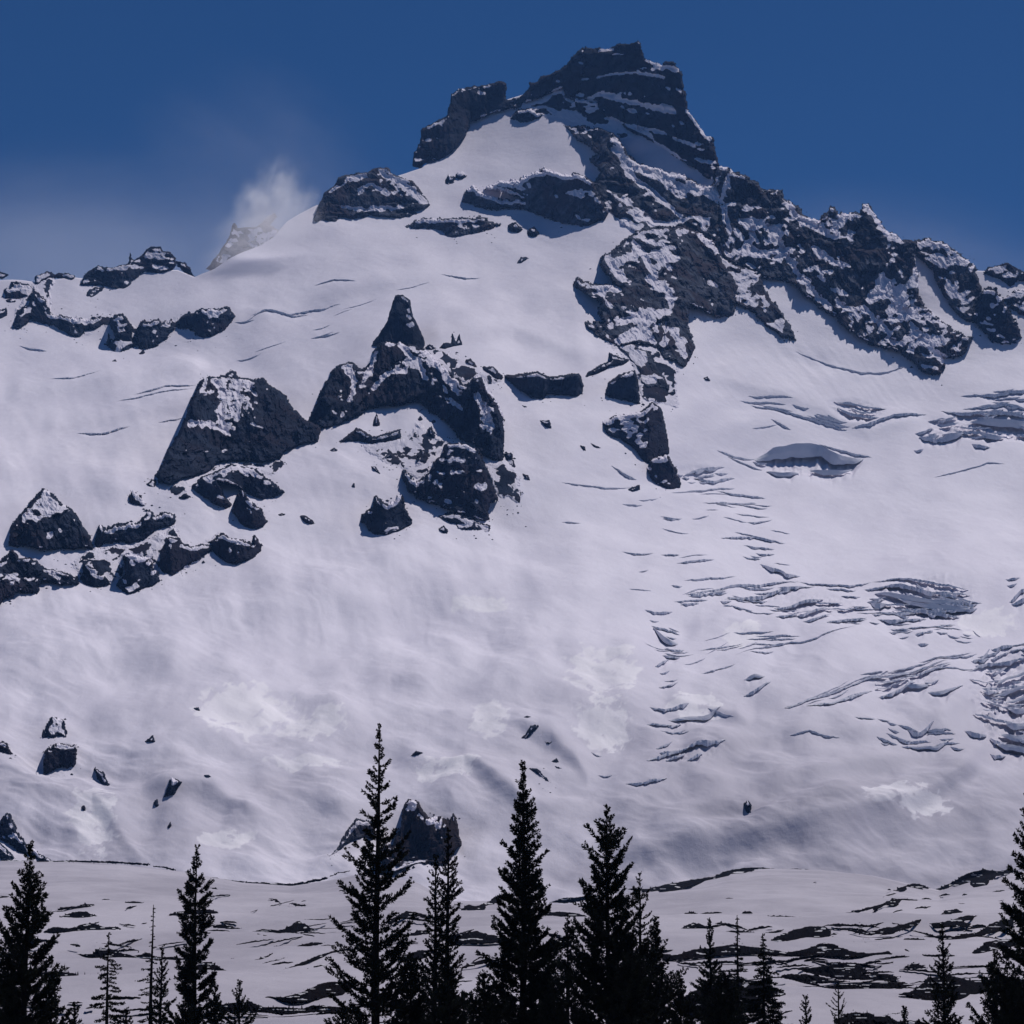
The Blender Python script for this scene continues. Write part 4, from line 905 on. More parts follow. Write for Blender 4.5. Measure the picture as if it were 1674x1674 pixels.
 ('rock_outcrop','ragged line of rocks right of the pyramid crag','crag','E',[(515,1115),(540,1045),(590,1058),(650,1038),(740,1038),(780,1010),(820,968),(850,1010),(900,988),(952,1008),(963,1062),(870,1072),(790,1112),(740,1122),(640,1112),(570,1112),(530,1135)],dict(k=.25,snow=.2,ragged=4)),
 ('rock_outcrop','two specks of rock on the snow above the ragged line','crag','E',[(705,942),(718,885),(760,900),(795,942),(750,965)],dict(k=.4,snow=.5,ragged=4)),
 ('rock_outcrop','small rock at the left toe of the great wedge crag','crag','E',[(798,840),(825,815),(855,818),(852,875),(825,862)],dict(k=.4,snow=.35)),
 ('rock_outcrop','dark craggy rock joining the lower row below the shadowed hollow','crag','E',[(868,1272),(880,1200),(920,1128),(980,1128),(1010,1170),(1050,1178),(1150,1158),(1162,1186),(1092,1232),(1040,1242),(940,1313),(900,1302)],dict(k=.25,snow=.12,ragged=3)),
 ('rock_outcrop','dark toothed rock ending the lower row on the right','crag','E',[(1155,1142),(1220,1088),(1260,1120),(1330,1140),(1380,1160),(1390,1105),(1433,1160),(1422,1202),(1390,1242),(1290,1263),(1220,1242),(1157,1192)],dict(k=.22,snow=.15,ragged=3)),
 ('rock_outcrop','arched dark rock under the great wedge crag','crag','E',[(1042,882),(1110,800),(1190,768),(1260,728),(1330,738),(1400,748),(1480,800),(1558,862),(1440,893),(1370,883),(1330,870),(1290,850),(1230,840),(1190,832),(1220,900),(1282,962),(1260,982),(1180,952)],dict(k=.28,snow=.25,ragged=3,bias=((385,780,20,8,.4),))),
 ('rock_outcrop','pointed dark rock hanging below the arched rock','crag','E',[(1268,982),(1300,900),(1330,868),(1370,910),(1430,970),(1463,1042),(1400,1078),(1340,1063)],dict(k=.2,snow=.08)),
 ('boulder','dark stone in the shadowed hollow under the wedge crag','boulder','E',[(972,932),(1010,913),(1053,930),(1000,943)],dict(k=.3,snow=0)),
 # lower snowfield
 ('rock_outcrop','squat dark rock on the lower left snowfield','crag','W',[(133,582),(138,500),(180,468),(227,488),(231,542),(180,552)],dict(k=.2,snow=.15,ledge=0)),
 ('rock_outcrop','thin snow capped ledge above the squat rock','crag','W',[(125,450),(158,402),(192,408),(208,452),(190,445),(150,458)],dict(k=.4,snow=.5)),
 ('boulder','upright pointed boulder right of the squat rock','boulder','W',[(287,540),(318,558),(333,602),(305,597)],dict(k=.25,snow=.2)),
 ('boulder','small boulder on open snow right of the squat rock','boulder','W',[(438,487),(465,468),(473,496)],dict(k=.3,snow=.1)),
 ('boulder','flat speck of rock on the middle of the lower snowfield','boulder','W',[(586,400),(603,396),(610,406),(598,408)],dict(k=.3,snow=0)),
 ('boulder','dark rounded boulder on the lower snowfield','boulder','W',[(498,672),(520,643),(550,653),(530,678)],dict(k=.3,snow=.2)),
 ('boulder','small stone beside the dark rounded boulder','boulder','W',[(466,676),(478,670),(484,690),(472,694)],dict(k=.3,snow=0)),
 ('boulder','small stone at the head of a shaded hollow','boulder','W',[(617,638),(634,632),(643,645),(628,652)],dict(k=.3,snow=0)),
 ('boulder','small stone below the rounded boulder','boulder','W',[(508,752),(518,742),(522,752),(512,760)],dict(k=.3,snow=0)),
 ('boulder','small stone on the lit ridge of the lower left snow','boulder','W',[(246,700),(256,696),(262,708),(252,712)],dict(k=.3,snow=0)),
 ('rock_outcrop','dark rock cut by the left edge of the lower snowfield','crag','W',[(-40,500),(20,498),(38,538),(0,534),(-40,530)],dict(k=.3,snow=.2)),
 ('rock_outcrop','slanting upper rock rib in the lower left corner','ridge','W',[(-30,745),(0,735),(20,715),(60,760),(100,785),(160,848),(120,830),(70,805),(35,785),(-30,770)],dict(k=.4,snow=.25)),
 ('rock_outcrop','short lower rock rib in the lower left corner','ridge','W',[(-30,790),(0,785),(45,832),(20,845),(-30,835)],dict(k=.4,snow=.2)),
 ('rock_crag','dark domed crag behind the tallest conifer','crag','X',[(440,800),(460,700),(500,640),(540,640),(560,590),(590,560),(600,500),(630,442),(680,480),(740,540),(780,550),(850,570),(880,548),(900,600),(917,690),(890,700),(860,760),(820,782),(740,792),(720,832),(680,792),(640,812),(560,852),(480,862)],dict(k=.3,thick=12,snow=.14,ledge=.1,ragged=3.5,cap=.1,mat='brown',bias=((672,1320,16,14,.6),(715,1338,24,6,.35)))),
 ('rock_rib','thin rock arm reaching left from the domed crag','ridge','X',[(185,785),(228,718),(285,640),(350,568),(430,560),(450,625),(330,665),(262,705)],dict(k=.3,snow=.2,ragged=3)),
 ('boulder','small dark stone above the domed crag','boulder','X',[(636,240),(670,222),(714,234),(672,258)],dict(k=.3,snow=0)),
 ('rock_outcrop','thin rock edge on the snow roll above the second tall conifer','crag','X',[(1235,138),(1300,98),(1345,103),(1275,138)],dict(k=.3,snow=.1)),
 ('boulder','flat stone right of the thin rock edge','boulder','X',[(1365,148),(1428,160),(1395,162)],dict(k=.3,snow=0)),
 ('boulder','tiny stone above the thin rock edge','boulder','X',[(1255,48),(1280,38),(1305,50),(1280,58)],dict(k=.3,snow=0)),
 ('boulder','upper of two stones on the slope right of the second conifer','boulder','X',[(1406,237),(1440,220),(1455,242),(1425,246)],dict(k=.3,snow=0)),
 ('boulder','lower of two stones on the slope right of the second conifer','boulder','X',[(1428,262),(1472,280),(1442,288)],dict(k=.3,snow=0)),
 ('rock_outcrop','dark slanted rock touching the top of the second tall conifer','crag','X',[(1282,300),(1330,296),(1414,362),(1360,345)],dict(k=.3,snow=.1)),
 ('boulder','two joined dark stones on the lower right snow bowl','boulder','I',[(888,1585),(915,1562),(935,1590),(930,1648),(905,1640)],dict(k=.3,snow=.1)),
]
MATS = {'pale': M_ROCK_PALE, 'dusted': M_ROCK_DUST, 'brown': rock_material('brown_rock', (0.016, 0.014, 0.020), (0.040, 0.034, 0.040), (0.036, 0.027, 0.028), scale=0.08)}
for (nm, lab, cat, tile, pts, kw) in RZ:
    kw = dict(kw)
    if nm in ('cliff_buttress', 'rocky_ridge', 'rock_spur', 'rock_rib', 'rock_hump', 'rock_band'): kw.setdefault('mat', 'dusted')
    if 'mat' in kw: kw['mat'] = MATS[kw['mat']]
    if nm == 'boulder':
        kw.setdefault('hemi', 0.5)
        rock(nm, lab, cat, T(tile, pts), group='boulders lying on the snow', **kw)
    else:
        rock(nm, lab, cat, T(tile, pts), **kw)

# ------------------------------------------------------------------ dark snow-free banks on the meadow
def strip(tile, pts, w):
    p = T(tile, pts); up = [(x, y - w) for x, y in p]; dn = [(x, y + w) for x, y in reversed(p)]
    up[0] = (up[0][0], p[0][1] - 0.3 * w); return up + dn
BK = [
 ('long thin scrub line along the crest at the far left',strip('K',[(-60,186),(130,186),(300,190)],1.1)),
 ('thin scrub line on the left crest between two spiky conifers',strip('K',[(330,190),(550,190),(650,191),(980,196),(1200,208),(1350,221)],1.7)),
 ('short scrub line where the left crest bends down',strip('K',[(1400,235),(1500,245),(1590,268)],1.5)),
 ('thin scrub line on the crest right of the tufted conifer',strip('L',[(370,330),(480,348),(600,368),(735,380)],1.3)),
 ('knobbly scrub line in the dip of the crest',strip('L',[(740,382),(820,388),(920,396),(1120,405),(1250,400),(1350,368),(1470,342)],2.2)),
 ('dotted scrub at the right end of the dip in the crest',strip('L',[(1510,325),(1590,297),(1674,278)],1.0)),
 ('dark bank just right of the leftmost big conifer',T('K',[(500,640),(560,605),(700,600),(780,578),(870,585),(860,612),(760,617),(600,632)])),
 ('slim dark bank with a raised end below the left crest',T('K',[(910,600),(1100,570),(1210,550),(1312,570),(1260,602),(1100,592)])),
 ('hump backed dark bank right of the leftmost conifer',T('K',[(440,742),(560,690),(660,650),(790,648),(900,700),(985,727),(880,727),(760,747),(600,738)])),
 ('wavy double bank below the hump backed bank',T('K',[(390,832),(480,790),(650,798),(760,758),(860,758),(960,788),(1112,800),(1000,832),(700,834),(480,847)])),
 ('tiny dark sliver right of the hump backed bank',T('K',[(1078,760),(1180,763),(1252,781),(1150,779)])),
 ('two small dark spots under the wavy double bank',T('K',[(628,946),(680,932),(745,972),(690,970)])),
 ('thin dark sliver behind the tip of the small drooping fir',T('K',[(880,930),(1000,938),(1120,950),(1215,977),(1080,969)])),
 ('long dark bank behind the small drooping fir and the spire',T('K',[(668,1036),(860,1030),(870,990),(1050,988),(1130,1030),(1250,1050),(1340,1018),(1430,1058),(1640,1068),(1740,1090),(1700,1120),(1560,1122),(1400,1112),(1200,1092),(960,1102),(820,1097),(760,1062)])),
 ('short lower bank left of the thin spire tree',T('K',[(1058,1141),(1200,1113),(1392,1108),(1350,1142),(1180,1153)])),
 ('broad black bank at the lower left with tiny tree tips',T('K',[(-60,1250),(0,1245),(200,1225),(430,1198),(560,1195),(660,1208),(800,1250),(960,1230),(1100,1238),(1200,1290),(1342,1310),(1352,1352),(1200,1347),(1020,1332),(870,1302),(700,1337),(500,1347),(300,1332),(-60,1345)])),
 ('small dark sliver at the left edge below the crest',T('K',[(-40,503),(0,503),(105,511),(60,531),(-40,528)])),
 ('gently rising dark sliver right of the tufted conifer',strip('L',[(345,528),(480,505),(560,502),(715,492)],1.7)),
 ('dark bank behind the middle of the tufted conifer',T('L',[(-10,712),(80,650),(200,638),(400,628),(492,661),(300,682),(120,682),(40,722)])),
 ('curved dark sliver at the right of the tufted conifer',T('L',[(420,770),(540,763),(684,806),(600,808),(440,797)])),
 ('pointed dark bank with white streaks on the open meadow',T('L',[(788,836),(880,808),(1040,818),(1120,785),(1210,733),(1290,770),(1394,827),(1240,832),(1150,853),(1030,863),(940,853)])),
 ('upper slanting dark line on the meadow left of the tallest conifer',T('L',[(728,1121),(960,1038),(1180,968),(1340,928),(1472,935),(1300,972),(1100,1022),(920,1092)])),
 ('middle slanting dark line left of the tallest conifer',T('L',[(918,1252),(1040,1190),(1250,1108),(1450,1028),(1674,978),(1700,1000),(1674,1022),(1480,1062),(1250,1142),(1080,1212),(960,1242)])),
 ('lower slanting dark line left of the tallest conifer',T('L',[(1208,1221),(1420,1128),(1485,1138),(1240,1219)])),
 ('dark bank with a long tail right of the tufted conifer',T('L',[(150,1192),(350,1110),(420,1103),(520,1168),(640,1230),(760,1250),(960,1263),(1060,1263),(1134,1301),(1040,1293),(800,1283),(660,1253),(480,1213),(300,1223)])),
 ('large dark bank sloping up to the foot of the tallest conifer',T('L',[(828,1436),(960,1420),(1080,1428),(1250,1380),(1400,1308),(1530,1288),(1674,1288),(1760,1320),(1720,1400),(1674,1432),(1500,1432),(1250,1483),(1100,1482),(1000,1442)])),
 ('long black bank at the bottom behind the smallest left fir',T('L',[(448,1500),(600,1480),(780,1468),(900,1520),(1050,1520),(1250,1530),(1350,1500),(1500,1508),(1674,1530),(1720,1550),(1560,1563),(1300,1573),(1070,1593),(900,1573),(700,1573),(480,1563)])),
 ('tiny dark dash on the open meadow below the dip',T('L',[(976,535),(1012,533),(1065,572),(1010,563)])),
 ('two part dark dash right of the tiny dash',T('L',[(1128,576),(1200,568),(1296,602),(1200,599)])),
 ('faint dark dash below the tiny dash',T('L',[(958,605),(1030,608),(1022,633),(970,619)])),
 ('small dark fleck right of the tufted conifer tip',T('L',[(418,436),(470,428),(494,457),(440,454)])),
 ('dark dot below the crest right of the tufted conifer',T('L',[(590,442),(630,433),(635,456)])),
 ('dark arched bank behind the tallest conifer',T('M',[(498,742),(620,680),(700,638),(790,658),(900,678),(930,720),(800,695),(720,695),(620,725),(540,773)])),
 ('short dark bank between the tallest conifer and the twin trunks',T('M',[(698,862),(800,820),(915,818),(880,854),(760,873)])),
 ('dark ridge rising left of the second tall conifer',T('M',[(1188,620),(1260,583),(1330,598),(1440,558),(1530,498),(1620,498),(1700,535),(1640,563),(1500,583),(1380,633),(1220,673)])),
 ('thick dark bank between the twin trunks and the second tall conifer',T('M',[(1060,870),(1240,838),(1330,823),(1440,853),(1600,878),(1640,930),(1400,943),(1080,953)])),
 ('thin dark bank left of the second tall conifer near its foot',T('M',[(1155,1168),(1300,1108),(1450,1078),(1560,1090),(1400,1123),(1240,1163)])),
 ('dark bank behind the lower branches of the tallest conifer',T('M',[(600,1060),(720,1028),(830,998),(1000,998),(1010,1040),(950,1062),(780,1093),(640,1103)])),
 ('dark ridge between the second and third tall conifers',T('N',[(430,562),(560,528),(700,518),(800,488),(830,520),(680,563),(520,573)])),
 ('thin dark line below the ridge between second and third tall conifers',T('N',[(398,682),(450,648),(620,653),(760,678),(800,702),(600,693)])),
 ('small curved bank right of the second tall conifer',T('N',[(378,842),(490,848),(605,890),(560,904),(430,873)])),
 ('dark bank right of the second tall conifer below the small curved one',T('N',[(355,992),(420,920),(520,898),(645,940),(660,968),(480,978)])),
 ('low dark hummock between the feet of second and third tall conifers',T('N',[(428,1152),(500,1118),(622,1118),(640,1140),(480,1163)])),
 ('long thick dark crest rising right from the third tall conifer',T('O',[(-376,442),(-150,440),(0,395),(160,368),(430,328),(520,283),(620,263),(720,248),(860,243),(1024,262),(880,272),(740,293),(640,323),(500,348),(380,373),(200,423),(100,463),(-50,463),(-250,472)])),
 ('short dark dash continuing the right crest',T('O',[(1098,260),(1200,256),(1315,268),(1220,278)])),
 ('small arched bank behind the tip of the narrow fir',T('O',[(138,802),(200,760),(260,748),(340,778),(484,816),(380,813),(260,793),(170,828)])),
 ('dark fleck between the two narrow fir tips',T('O',[(445,757),(490,738),(535,760),(480,773)])),
 ('thin dark line behind the spire right of the narrow fir',T('O',[(528,825),(620,818),(700,828),(860,843),(1064,813),(1000,853),(800,858),(600,838)])),
 ('big dark mound on the right meadow',T('O',[(878,952),(1000,878),(1100,833),(1280,783),(1440,783),(1503,830),(1480,880),(1400,925),(1300,890),(1180,972),(960,978)])),
 ('very long dark bank running behind the group of narrow firs',T('O',[(-40,1035),(90,1045),(260,990),(420,973),(600,948),(860,978),(1100,1020),(1280,988),(1430,928),(1540,948),(1674,1010),(1740,1015),(1860,1030),(2020,1008),(2078,1045),(1880,1052),(1674,1077),(1400,1062),(1000,1052),(700,1042),(420,1062),(200,1083),(-40,1103)])),
 ('thin dark dash left of the narrow fir',T('O',[(245,946),(350,943),(360,958),(300,963)])),
 ('faint dash left of the narrow fir below its tip',T('O',[(155,880),(275,889),(200,899)])),
 ('faint dash right of the bushy young fir',T('O',[(-10,920),(115,935),(40,939)])),
 ('large layered dark bank on the right meadow',T('Q',[(-440,1165),(-280,1163),(-100,1138),(-60,1108),(80,1118),(180,1138),(243,1190),(210,1220),(380,1213),(534,1241),(500,1293),(300,1273),(0,1273),(-250,1218)])),
 ('curved dark bank right of the bushy narrow firs',T('O',[(998,1252),(1100,1213),(1250,1218),(1380,1238),(1500,1258),(1680,1290),(1450,1303),(1300,1313),(1100,1263)])),
 ('dark bank below the large layered one on the right',T('Q',[(-185,1341),(0,1308),(200,1308),(400,1288),(580,1293),(654,1321),(560,1343),(400,1353),(200,1383),(60,1383)])),
 ('small dark knoll on the right crest line',T('Q',[(476,456),(570,418),(640,393),(720,393),(834,441),(780,458),(700,473),(600,463)])),
 ('dark hill with a long slope on the right crest',T('Q',[(836,461),(1000,388),(1130,308),(1300,263),(1400,278),(1560,268),(1640,290),(1400,333),(1392,392),(1260,433),(1150,413),(1050,413),(920,453)])),
 ('rising jagged dark bank below the small knoll',T('Q',[(-10,667),(130,638),(260,608),(380,578),(470,528),(600,533),(704,541),(640,573),(500,603),(420,593),(290,658),(320,618),(160,658)])),
 ('thin dash above the rising jagged bank',T('Q',[(215,566),(340,557),(350,572),(300,582)])),
 ('long dark bank dipping then rising on the right meadow',T('Q',[(-60,798),(0,798),(160,818),(280,838),(380,793),(480,788),(640,748),(730,713),(794,741),(680,783),(560,818),(480,853),(380,853),(260,868),(120,838)])),
 ('short rounded bank left of the rightmost conifer',T('Q',[(876,702),(960,638),(1060,618),(1125,651),(1040,668)])),
 ('forked dark bank behind the tip of the right fir',T('Q',[(806,762),(960,738),(1150,683),(1264,685),(1220,722),(1090,745),(1240,758),(1200,788),(1000,793),(860,803)])),
 ('dark bank running into the rightmost conifer',T('Q',[(946,902),(1080,858),(1250,838),(1350,768),(1480,718),(1580,700),(1580,800),(1400,843),(1200,893),(1010,923)])),
 ('thick dark bank at the foot of the rightmost conifer',T('Q',[(1156,1062),(1260,978),(1330,928),(1450,898),(1640,900),(1640,1020),(1400,1043),(1250,1063)])),
 ('slim dark bank under the thick bank at the right edge',T('Q',[(1335,1092),(1450,1058),(1640,1048),(1620,1087),(1420,1098)])),
 ('dark tapering bank crossing behind the right fir',T('Q',[(506,995),(600,993),(700,1038),(860,1043),(980,1028),(1099,1071),(960,1078),(780,1068),(640,1043)])),
 ('small arched bank left of the right fir',T('Q',[(566,1167),(640,1118),(690,1113),(795,1167),(680,1173)])),
 ('first of three tiny dashes above the tapering bank',T('Q',[(295,941),(370,932),(378,952),(330,954)])),
 ('second of three tiny dashes above the tapering bank',T('Q',[(415,942),(490,927),(495,950),(450,954)])),
 ('third of three tiny dashes above the tapering bank',T('Q',[(575,937),(660,927),(690,945),(620,950)])),
 ('tiny dash under the dipping bank on the right',T('Q',[(5,936),(115,927),(110,948),(50,950)])),
 ('thin dash under the long bank of the right meadow',T('Q',[(305,1122),(475,1107),(470,1125),(400,1135)])),
 ('small dash under the dark hill on the right crest',T('Q',[(1085,502),(1140,483),(1170,487),(1120,509)])),
 ('massive black bank around the foot of the right fir',T('Q',[(516,1402),(640,1378),(760,1288),(800,1248),(1000,1228),(1180,1278),(1400,1268),(1740,1258),(1740,1362),(1400,1373),(1220,1400),(1150,1483),(900,1493),(700,1483),(506,1467),(640,1430)])),
 ('black humped bank along the bottom edge left of the right fir',T('Q',[(-60,1630),(0,1608),(120,1573),(260,1573),(350,1608),(420,1588),(520,1648),(700,1638),(860,1690),(860,1760),(-60,1760)])),
 ('black bank under the group of narrow firs at the bottom',T('O',[(60,1450),(200,1400),(400,1300),(560,1290),(750,1270),(900,1290),(1080,1390),(1160,1450),(900,1490),(780,1570),(400,1640),(100,1600)])),
]
for lab, poly in BK:
    rock('heath_bank', lab, 'heath bank', poly, group='dark snow-free banks on the meadow', depth=depth_mdw, k=.12, lens=True, ledge=0, snow=.07,
         thick=1.6, emerge=1.4, rel=False, mat=M_BANK, backf=0.6, ragged=2.0, step=1.25, long=2.0)

# small scraps of heath and scrub strewn over the meadow, too many to count
rng = np.random.default_rng(8)
SV = []; SQ = []; sn_ = 0
def scrap(u, v, L, h):
    global sn_
    n = max(5, int(L / 1.5))
    us = np.linspace(u - L / 2, u + L / 2, n)
    e = np.sin(np.linspace(0, np.pi, n)) ** 0.7
    base = v + (us - u) * rng.normal(-.05, .12) + 0.8 * perlin(us / 7, us * 0 + u, 3)
    top = base - h * e * (0.6 + 0.7 * np.abs(perlin(us / 2.3, us * 0 + v, 5)) + 0.3 * perlin(us / 6, us * 0 + v, 9))
    Yb = depth_mdw(us, base) - 0.3
    P = []
    for vv, yy in ((base + 0.4, Yb - 0.2), (0.5 * (base + top), Yb - 0.5), (top, Yb + 0.3), (0.5 * (base + top), Yb + 1.6), (base + 0.4, Yb + 2.2)):
        x, y, z = pix2world(us, vv, yy); P.append(np.stack([x, y + 0 * us, z], -1))
    P = np.stack(P, 1); ix = np.arange(n * 5).reshape(n, 5) + sn_
    SV.append(P.reshape(-1, 3)); SQ.append(np.stack([ix[:-1, :-1], ix[:-1, 1:], ix[1:, 1:], ix[1:, :-1]], -1).reshape(-1, 4)); sn_ += n * 5
for (a, b, c, d, n, l0, l1, h0, h1) in ((1090,1680,1490,1660,150,10,90,1.2,5.5),(0,560,1480,1660,110,8,80,1,4.6),(560,1090,1500,1660,70,8,60,1.2,5),(1350,1680,1450,1560,40,6,26,1,3),(0,1680,1440,1480,24,4,14,.8,1.6)):
    for _ in range(n):
        uu = rng.uniform(a, b); vv = rng.uniform(c, d)
        if vv < crest_v(uu) + 14: continue
        scrap(uu, vv, rng.uniform(l0, l1), rng.uniform(h0, h1))
link('heath_scraps', make_mesh('heath_scraps', np.concatenate(SV), quads=np.concatenate(SQ), mat=M_BANK, smooth=False, attrs={'snow': np.zeros(sn_)}), 'small scraps of dark heath and scrub strewn over the snowy meadow', 'heath', kind='stuff')

# stones and rubble that have rolled off the crags
rng = np.random.default_rng(21)
SV = []; ST = []; sn_ = 0
OCT_V = np.array([(1,0,0),(-1,0,0),(0,1,0),(0,-1,0),(0,0,1),(0,0,-1)], float)
OCT_T = np.array([(0,2,4),(2,1,4),(1,3,4),(3,0,4),(2,0,5),(1,2,5),(3,1,5),(0,3,5)])
for (nm, lab, cat, tile, pts, kw) in RZ:
    if nm not in ('rock_crag', 'rock_outcrop', 'rock_cliff', 'cliff_buttress', 'rocky_ridge', 'rock_rib', 'rock_band', 'rocky_slope'): continue
    pp = np.array(T(tile, pts)); ext = pp.max(0) - pp.min(0)
    if min(ext) < 14: continue
    n = int(min(34, 5 + 0.10 * (ext[0] + ext[1])))
    for _ in range(n):
        i = rng.integers(len(pp)); f = rng.random(); a_ = pp[i] * (1 - f) + pp[(i + 1) % len(pp)] * f
        u = a_[0] + rng.normal(0, 7); v = a_[1] + abs(rng.normal(0, 11)) * (1 if a_[1] > pp[:, 1].mean() else -0.1)
        if v < 300: continue
        r = float(np.exp(rng.normal(-0.1, 0.45)))
        Yv = float(depth_mtn(np.array([u]), np.array([v]))[0]); pxm = Yv / FPX
        x, y, z = pix2world(u, v, Yv - 0.3 * r)
        z += float(relief(np.array([u]), np.array([v]))[0])
        s_ = np.array([1.3, 1.0, 0.8]) * r * pxm * (0.7 + 0.6 * rng.random(3))
        V_ = OCT_V * s_ * (0.75 + 0.5 * rng.random((6, 1)))
        SV.append(V_ + np.array([x, y, z])); ST.append(OCT_T + sn_); sn_ += 6
link('rubble', make_mesh('rubble', np.concatenate(SV), tris=np.concatenate(ST), mat=M_ROCK, smooth=False, attrs={'snow': np.zeros(sn_)}), 'small dark stones strewn on the snow around the crags', 'rubble', kind='stuff')

# tiny conifers far off along the banks
SV = []; ST = []; sn_ = 0
def tiny(u, v, h):
    global sn_
    Yv = float(depth_mdw(np.array([u]), np.array([v]))[0]); pxm = Yv / FPX
    x, y, z = pix2world(u, v, Yv - 1.5)
    H = h * pxm
    for k, (z0, z1, r) in enumerate(((0.0, 0.55, .26), (0.28, 0.8, .19), (0.55, 1.0, .11))):
        m = 7; an = np.arange(m) * 6.283 / m + rng.random()
        rr = r * H * (0.7 + 0.6 * rng.random(m))
        ring = np.stack([x + rr * np.cos(an), y + rr * np.sin(an), np.full(m, z + z0 * H) - 0.06 * H * rng.random(m)], 1)
        V_ = np.concatenate([ring, [[x, y, z + z1 * H]]])
        SV.append(V_); ST.append(np.array([(j, (j + 1) % m, m) for j in range(m)]) + sn_); sn_ += m + 1
for (tile, pts, n, h0, h1) in (('K',[(60,1235),(430,1205),(660,1215),(960,1240),(1100,1245)],26,4,10),('K',[(860,1000),(1050,1000),(1330,1030)],10,3,7),('N',[(300,1110),(620,1120)],10,4,9),
        ('L',[(950,1440),(1250,1390),(1530,1300)],10,3,7),('L',[(450,1500),(900,1530),(1500,1520)],16,4,9),('M',[(1160,850),(1440,860)],8,3,7),('O',[(250,990),(600,955),(860,985)],12,3,8),
        ('Q',[(-60,1120),(180,1145)],8,3,7),('Q',[(640,1390),(800,1260),(1180,1285),(1600,1265)],18,4,11),('Q',[(1330,935),(1600,905)],10,3,8),('Q',[(1130,315),(1400,280)],8,2,5),('Q',[(0,1610),(260,1580),(520,1650)],10,4,9),('O',[(100,1440),(560,1300),(1000,1360)],16,5,12),('K',[(550,192),(1300,215)],14,1.5,3),('L',[(740,385),(1250,402)],14,1.5,3.2)):
    p_ = T(tile, pts)
    for _ in range(n):
        u = rng.uniform(p_[0][0], p_[-1][0]); v = float(np.interp(u, [q[0] for q in p_], [q[1] for q in p_]))
        tiny(u, v + 1.5, rng.uniform(h0, h1))
link('distant_saplings', make_mesh('distant_saplings', np.concatenate(SV), tris=np.concatenate(ST), mat=M_BANK, smooth=False, attrs={'snow': np.zeros(sn_)}), 'tiny dark conifer tips along the heath banks of the meadow', 'saplings', kind='stuff')
# ------------------------------------------------------------------ conifers
def leaf_material(name, c1, c2):
    m, nt, b = new_mat(name)
    geo = N(nt, 'ShaderNodeNewGeometry')
    n = noise_node(nt, 1.3, 3, 0.6, geo.outputs['Position'])
    nt.links.new(mix(nt, mapr(nt, n.outputs[0], 0.35, 0.65), c1, c2), b.inputs['Base Color'])
    b.inputs['Roughness'].default_value = 0.9
    b.inputs['Specular IOR Level'].default_value = 0.03
    return m
M_NEEDLE = leaf_material('dark_conifer_needles', (0.007, 0.009, 0.009), (0.018, 0.022, 0.016))
M_BARK = leaf_material('conifer_bark', (0.010, 0.009, 0.009), (0.022, 0.019, 0.017))

def tube(path, radii, n=6):
    path = np.asarray(path); m = len(path)
    tan = np.gradient(path, axis=0); tan /= np.linalg.norm(tan, axis=1, keepdims=True) + 1e-9
    ref = np.where(np.abs(tan[:, 2:3]) > 0.9, np.array([[1.0, 0, 0]]), np.array([[0, 0, 1.0]]))
    a = np.cross(tan, ref); a /= np.linalg.norm(a, axis=1, keepdims=True) + 1e-9
    b = np.cross(tan, a)
    ang = np.arange(n) * 2 * np.pi / n
    ring = path[:, None, :] + np.asarray(radii)[:, None, None] * (np.cos(ang)[None, :, None] * a[:, None, :] + np.sin(ang)[None, :, None] * b[:, None, :])
    v = ring.reshape(-1, 3)
    i = np.arange(m - 1)[:, None] * n; j = np.arange(n)[None, :]; j2 = (j + 1) % n
    q = np.stack([i + j, i + j2, i + n + j2, i + n + j], -1).reshape(-1, 4)
    return v, q

class Geo:
    def __init__(s): s.v = []; s.q = []; s.t = []; s.n = 0
    def addq(s, v, q): s.v.append(v); s.q.append(q + s.n); s.n += len(v)
    def addt(s, v, t): s.v.append(v); s.t.append(t + s.n); s.n += len(v)
    def mesh(s, name, mat):
        return make_mesh(name, np.concatenate(s.v), np.concatenate(s.q) if s.q else None, np.concatenate(s.t) if s.t else None, mat, smooth=False)

def brush(geo, path, rad, dens, rng, wid=0.035):
    """needles bristling forward round a twig"""
    path = np.asarray(path); seg = np.diff(path, axis=0); sl = np.linalg.norm(seg, axis=1)
    cum = np.concatenate([[0], np.cumsum(sl)]); L = cum[-1]
    n = max(4, int(L * dens))
    s = rng.random(n) * L
    i = np.clip(np.searchsorted(cum, s) - 1, 0, len(seg) - 1)
    f = (s - cum[i]) / np.maximum(sl[i], 1e-6)
    p = path[i] + seg[i] * f[:, None]
    d = seg[i] / np.maximum(sl[i], 1e-6)[:, None]
    r = rng.normal(size=(n, 3)); r -= (r * d).sum(1, keepdims=True) * d
    r /= np.linalg.norm(r, axis=1, keepdims=True) + 1e-9
    tip_taper = 1 - 0.45 * (s / L) ** 3
    ln = rad * (0.75 + 0.5 * rng.random(n)) * tip_taper
    dirv = r * 0.8 + d * 0.75 + np.array([0, 0, 0.12])
    tip = p + dirv * ln[:, None]
    side = np.cross(dirv, rng.normal(size=(n, 3))); side /= np.linalg.norm(side, axis=1, keepdims=True) + 1e-9
    w = wid * (0.8 + 0.5 * rng.random(n))[:, None]
    mid = p + dirv * ln[:, None] * 0.25
    v = np.stack([mid + side * w, tip, mid - side * w], 1).reshape(-1, 3)
    t = np.arange(n * 3).reshape(-1, 3)
    geo.addt(v, t)

